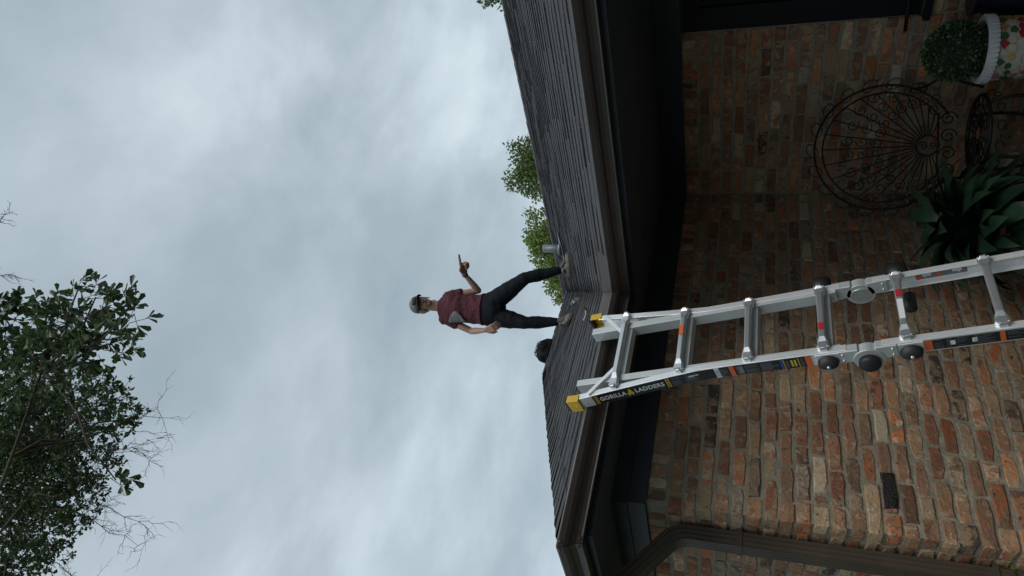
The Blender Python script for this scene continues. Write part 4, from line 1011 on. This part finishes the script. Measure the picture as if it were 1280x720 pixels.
T2 = [(-7.13, -6.59, 5.75, 0.47), (-7.25, -6.46, 6.04, 0.33), (-6.91, -6.52, 6.1, 0.21), (-7.54, -6.18, 6.24, 0.16), (-7.57, -6.14, 5.96, 0.11), (-6.75, -6.97, 5.64, 0.43), (-6.44, -7.28, 5.53, 0.32), (-6.22, -7.5, 5.51, 0.16), (-6.8, -6.78, 6.04, 0.18), (-7.9, -7.24, 5.53, 0.76), (-7.36, -7.77, 5.4, 0.76)]
T3 = [(-10.11, -2.17, 7.08, 0.17), (-10.17, -2.11, 6.9, 0.21), (-10.76, -2.23, 6.75, 0.53), (-10.04, -2.24, 7.19, 0.09)]
FD = 1500
far_tree('rounded green tree top rising over the middle of the ridge', (-9.0, -5.9, 0), T1, 'farleaf2', FD, .085, [(-9.0, -5.9, 5.2, 1.0)], 4)
far_tree('yellow-green tree top behind the vent pipe and the pointing person', (-7.5, -7.4, 0), T2, 'farleaf', FD, .085, [(-7.5, -7.4, 4.6, 1.0)], 5)
far_tree('leafy tree tip just showing at the near end of the ridge', (-10.9, -2.3, 0), T3, 'farleaf2', FD, .085, [(-10.9, -2.3, 5.8, .9)], 6)

# ------------------------------------------------------------------ wrought-iron chair with a fan back
cb = RF(.92, 4.50, 0)
chair = thing('garden_chair', 'black wrought-iron chair with round fan-shaped scrolled back', 'chair', cb)
CT = R_(6)
def cp3(x_, z_, y_=0.0):           # back plane: x_ across, z_ height, leaning slightly back
    return cb + RT * x_ + FW * (.06 + (z_ - .48) * math.tan(CT) + y_) + Vector((0, 0, z_))
CZ, CRD = .885, .372
HB = (0, .655)                     # hub of the fan
ring = lambda r: [cp3(r * math.sin(t), CZ + r * math.cos(t)) for t in [R_(-152 + 304 * i / 48) for i in range(49)]]
MB().tube(ring(CRD), .0068, 7).build('back_frame', 'iron', chair, True)
MB().tube(ring(CRD - .045), .0052, 7).build('back_frame', 'iron', chair, True)
for i in range(23):
    an = R_(-110 + 10 * i)
    dx, dz = math.sin(an), math.cos(an)
    # to the inner ring
    ox, oz = HB[0] - 0, HB[1] - CZ; rr_ = CRD - .045; b_ = ox * dx + oz * dz; t = -b_ + math.sqrt(b_ * b_ - (ox * ox + oz * oz - rr_ * rr_))
    MB().tube([cp3(HB[0] + dx * .055, HB[1] + dz * .055), cp3(HB[0] + dx * t, HB[1] + dz * t)], .0035, 5).build('spoke', 'iron', chair, True)
MB().tube([cp3(.058 * math.sin(t), HB[1] + .058 * math.cos(t)) for t in [2 * math.pi * i / 24 for i in range(25)]], .005, 6).build('hub', 'iron', chair, True)
def scroll(cx_, cz_, r, a0, turns, flip, th=.0035, name='scroll', yo=0.0):
    pts = []
    for i in range(26):
        t = i / 25; an = a0 + flip * turns * 2 * math.pi * t; q = r * (1 - .82 * t)
        pts.append(cp3(cx_ + q * math.sin(an), cz_ + q * math.cos(an), yo))
    MB().tube(pts, th, 5).build(name, 'iron', chair, True)
for f_ in (-1, 1): scroll(0, HB[1] + f_ * .022, .026, 0, 1.4, f_, .003)
for i in range(16):                # small scrolls between the spokes, two rows
    an = R_(-96 + 12 * i * 1.4545 / 1.0 * .75 + 0) if False else R_(-98 + 13.1 * i)
    for rad, sz in ((.27, .034), (.35, .034), (.43, .036)):
        if rad > .4 and abs(an) > R_(60): continue
        dd = rad if abs(an) < R_(95) else rad * .8
        scroll(HB[0] + dd * math.sin(an) * .98, HB[1] + dd * math.cos(an) * .98, sz, an + (i % 2) * 2.2, 1.3, 1 if i % 2 else -1, .003)
for i in range(13):                # loops outside the frame
    an = R_(-118 + 19.6 * i); c_ = CRD + .012
    pts = [cp3((c_ + .034 * math.cos(t)) * math.sin(an + .10 * math.sin(t) + .04 * math.cos(t)), CZ + (c_ + .034 * math.cos(t)) * math.cos(an + .10 * math.sin(t) + .04 * math.cos(t)), .008) for t in [2 * math.pi * k / 16 for k in range(17)]]
    MB().tube(pts, .003, 5).build('loop', 'iron', chair, True)
for x_ in (-.15, -.05, .05, .15): scroll(x_, .555, .044, math.pi * (0 if x_ < 0 else 1), 1.5, 1 if x_ < 0 else -1, .004)
MB().tube([cp3(-.17, .605), cp3(.17, .605)], .005, 6).build('rail', 'iron', chair, True)
seat = MB(); 
def sp(a, r, z): return cb + RT * (r * math.sin(a) * 1.05) + FW * (-.17 + r * math.cos(a)) + Vector((0, 0, z))
seat.tube([sp(2 * math.pi * k / 32, .20, .47) for k in range(33)], .010, 8); seat = seat.build('seat', 'iron', chair, True)
for r in (.05, .10, .15): MB().tube([sp(2 * math.pi * k / 28, r, .472) for k in range(29)], .004, 5).build('seat_ring', 'iron', seat, True)
for k in range(16): MB().tube([sp(2 * math.pi * k / 16, .05, .472), sp(2 * math.pi * k / 16, .198, .472)], .0045, 5).build('seat_spoke', 'iron', seat, True)
for i in range(14):
    a = 2 * math.pi * i / 14; pts = [sp(a + .11 * math.sin(t), .222, .445 - .035 * (1 - math.cos(t)) * .5 ) for t in [2 * math.pi * k / 12 for k in range(13)]]
    MB().tube(pts, .003, 5).build('apron_loop', 'iron', seat, True)
for a in (R_(40), R_(140), R_(220), R_(320)):
    pts = []
    for i in range(13):
        t = i / 12; q = .20 + .03 * math.sin(t * math.pi * 2) + .06 * t * t
        pts.append(sp(a, q, .462 * (1 - t) + .006))
    MB().tube(pts, .009, 7).build('leg', 'iron', chair, True)
for s_ in (-1, 1):                 # arms curling forward
    pts = [cp3(s_ * .335, .73), cb + RT * (s_ * .31) + FW * -.05 + Vector((0, 0, .70)), cb + RT * (s_ * .29) + FW * -.24 + Vector((0, 0, .69)), cb + RT * (s_ * .27) + FW * -.33 + Vector((0, 0, .655)), cb + RT * (s_ * .25) + FW * -.31 + Vector((0, 0, .58)), cb + RT * (s_ * .235) + FW * -.26 + Vector((0, 0, .48))]
    MB().tube(pts, .007, 6).build('arm', 'iron', chair, True)

# ------------------------------------------------------------------ boxwood ball in a mosaic pot
tb = RF(1.325, 4.15, 0)
top_ = thing('potted_topiary', 'clipped boxwood ball in a white-rimmed mosaic pot by the window', 'potted plant', tb)
TC = tb + Vector((0, 0, .635)); TR = .158
MB().ball(TC, TR - .012, TR - .012, TR - .016, nu=24, nv=16).build('core', 'core', top_, True)
rg = random.Random(9); vs, fs = [], []
for _ in range(5200):
    d = rdir(rg); p = TC + d * (TR - .018) * rg.uniform(.93, 1.05); leaf_cloud(vs, fs, rg, p, d * .6 + rdir(rg) * .9, rg.uniform(.014, .024), .55, shape='el')
o = mesh_obj('foliage', vs, fs, 'boxwood', top_); tag(o, kind='stuff')
pot = MB(); pot.lathe(tb, [(.10, 0), (.115, .02), (.135, .15), (.150, .32), (.153, .44), (.150, .485), (.13, .485), (.12, .44)], 36)
pot = pot.build('pot', 'grout', top_, True)
rm = MB(); rm.lathe(tb, [(.150, .480), (.164, .484), (.168, .500), (.166, .522), (.154, .530), (.140, .528), (.140, .482)], 40); rim = rm.build('rim', 'rim', pot, True)
for i in range(44):
    a = 2 * math.pi * i / 44; c = tb + Vector((.167 * math.cos(a), .167 * math.sin(a), .505)); t_ = Vector((-math.sin(a), math.cos(a), 0)); n_ = Vector((math.cos(a), math.sin(a), 0))
    o = MB().hexa([c + t_ * u * .0102 + n_ * v + Vector((0, 0, z_)) for z_, e_ in ((-.021, .0), (.019, .0)) for u, v in ((-1, -.006), (1, -.006), (.8, .005), (-.8, .005))]).build('rim_block', 'rim', pot, bevel=.002)
MB().lathe(tb, [(.139, .47), (.139, .50), (.02, .505)], 24).build('soil', 'soil', pot)
tiles = []
for k in range(5):
    rg3 = random.Random(k + 70); n = rg3.choice((4, 5, 6)); pts = []
    for i in range(n):
        an = 2 * math.pi * (i + rg3.uniform(-.22, .22)) / n; q = rg3.uniform(.85, 1.1); pts.append((math.cos(an) * q, math.sin(an) * q))
    tiles.append(pts)
tile_me = {}
for mt_ in ('t_red', 't_green', 't_cream', 't_amber', 't_yellow', 't_pink'):
    for k in range(3):
        pts = tiles[(k + len(mt_)) % 5]; n = len(pts)
        mb = MB().loft([[(px * .0245, py * .021, -.004) for px, py in pts], [(px * .0245, py * .021, .002) for px, py in pts], [(px * .022, py * .0185, .0042) for px, py in pts]])
        me = mb.mesh('tile'); me.materials.append(MT[mt_]); tile_me[(mt_, k)] = me
seq = ['t_cream', 't_red', 't_green', 't_cream', 't_amber', 't_green', 't_pink', 't_cream', 't_yellow', 't_green', 't_red', 't_cream']
for row in range(9):
    z_ = .462 - row * .037; r_ = .154 - max(0, .44 - z_) * .045; nn = 21
    for i in range(nn):
        a = 2 * math.pi * (i + .5 * (row % 2) + rg.uniform(-.12, .12)) / nn
        n_ = Vector((math.cos(a), math.sin(a), 0)); q = n_.to_track_quat('Z', 'Y').to_euler()
        shared('tile', tile_me[(seq[rg.randrange(12)], rg.randrange(3))], pot, tb + n_ * r_ + Vector((0, 0, z_ + rg.uniform(-.004, .004))), q, (rg.uniform(.8, 1.08),) * 3)

# ------------------------------------------------------------------ broad-leaved plant
pb = RF(.42, 4.12, 0)
pl = thing('broadleaf_plant', 'dark green broad-leaved plant in a pot behind the ladder', 'potted plant', pb)
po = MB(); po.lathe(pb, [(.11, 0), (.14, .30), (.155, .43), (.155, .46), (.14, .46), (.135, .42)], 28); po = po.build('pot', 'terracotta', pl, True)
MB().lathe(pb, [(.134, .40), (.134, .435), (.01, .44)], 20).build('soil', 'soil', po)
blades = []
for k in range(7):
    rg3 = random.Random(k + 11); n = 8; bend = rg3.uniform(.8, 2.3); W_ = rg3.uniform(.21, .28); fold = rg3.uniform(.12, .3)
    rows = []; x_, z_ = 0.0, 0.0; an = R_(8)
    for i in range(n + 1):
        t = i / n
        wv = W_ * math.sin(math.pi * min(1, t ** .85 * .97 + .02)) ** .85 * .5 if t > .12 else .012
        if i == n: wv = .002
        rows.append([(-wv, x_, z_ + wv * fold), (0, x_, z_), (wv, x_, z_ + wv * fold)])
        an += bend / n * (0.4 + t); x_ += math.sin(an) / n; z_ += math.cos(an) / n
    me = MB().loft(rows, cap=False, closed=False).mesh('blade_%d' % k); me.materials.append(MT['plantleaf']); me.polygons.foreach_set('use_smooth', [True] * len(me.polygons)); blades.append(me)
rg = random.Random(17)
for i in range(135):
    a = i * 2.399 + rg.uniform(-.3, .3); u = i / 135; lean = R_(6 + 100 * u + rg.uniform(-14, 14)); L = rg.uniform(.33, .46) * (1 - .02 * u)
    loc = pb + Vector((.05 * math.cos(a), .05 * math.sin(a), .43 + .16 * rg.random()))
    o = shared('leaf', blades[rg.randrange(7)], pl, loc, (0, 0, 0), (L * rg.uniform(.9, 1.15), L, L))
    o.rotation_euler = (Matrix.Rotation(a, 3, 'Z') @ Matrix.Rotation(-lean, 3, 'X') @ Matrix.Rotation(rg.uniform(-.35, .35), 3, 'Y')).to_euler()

# ------------------------------------------------------------------ small things at the edges of the picture
sb = Vector((2.78, .06, 0))
shrub = thing('shrub', 'yellow-green shrub at the foot of the downspout', 'shrub', sb)
vs, fs = [], []; mb = MB(); rg = random.Random(40)
for _ in range(26):
    e_ = rnd_in(rg, sb + Vector((0, 0, .36)), .19); mb.tube(wob(sb + Vector((rg.uniform(-.03, .03), rg.uniform(-.03, .03), 0)), e_, 3, .06, rg), [.005, .004, .003, .002], 4)
    for _k in range(26): leaf_cloud(vs, fs, rg, e_ + rdir(rg) * .05, rdir(rg), rg.uniform(.03, .05), .5, shape='el')
mb.build('stem', 'twig', shrub); tag(mesh_obj('foliage', vs, fs, 'ivy', shrub), kind='stuff')
jb = RF(1.66, 4.25, 0)
jar = thing('planter', 'dark glazed round planter half cut off beside the topiary', 'planter', jb)
MB().lathe(jb, [(.08, 0), (.13, .10), (.155, .28), (.14, .43), (.10, .50), (.115, .54), (.10, .54), (.085, .49)], 32).build('body', 'darkpot', jar, True)
MB().lathe(jb, [(.1152, .532), (.122, .538), (.1152, .546), (.10, .546)], 32).build('lip', 'darkpot', jar, True)
rdp = [Vector((.10, 1.20, .83)), Vector((.10, 1.30, .835)), Vector((.085, 1.55, .845)), Vector((.055, 1.62, .85))]
rod = thing('metal_bar', 'thin black metal bar with bright tip crossing the window corner', 'bar', rdp[-1])
MB().tube(rdp, .010, 8).build('shaft', 'iron', rod, True); MB().ball(rdp[0], .010, .012, .010, nu=10, nv=6).build('tip', 'galv', rod, True); MB().box(rdp[-1] - Vector((.03, .02, .03)), rdp[-1] + Vector((.012, .02, .03))).build('mount', 'iron', rod, bevel=.003)
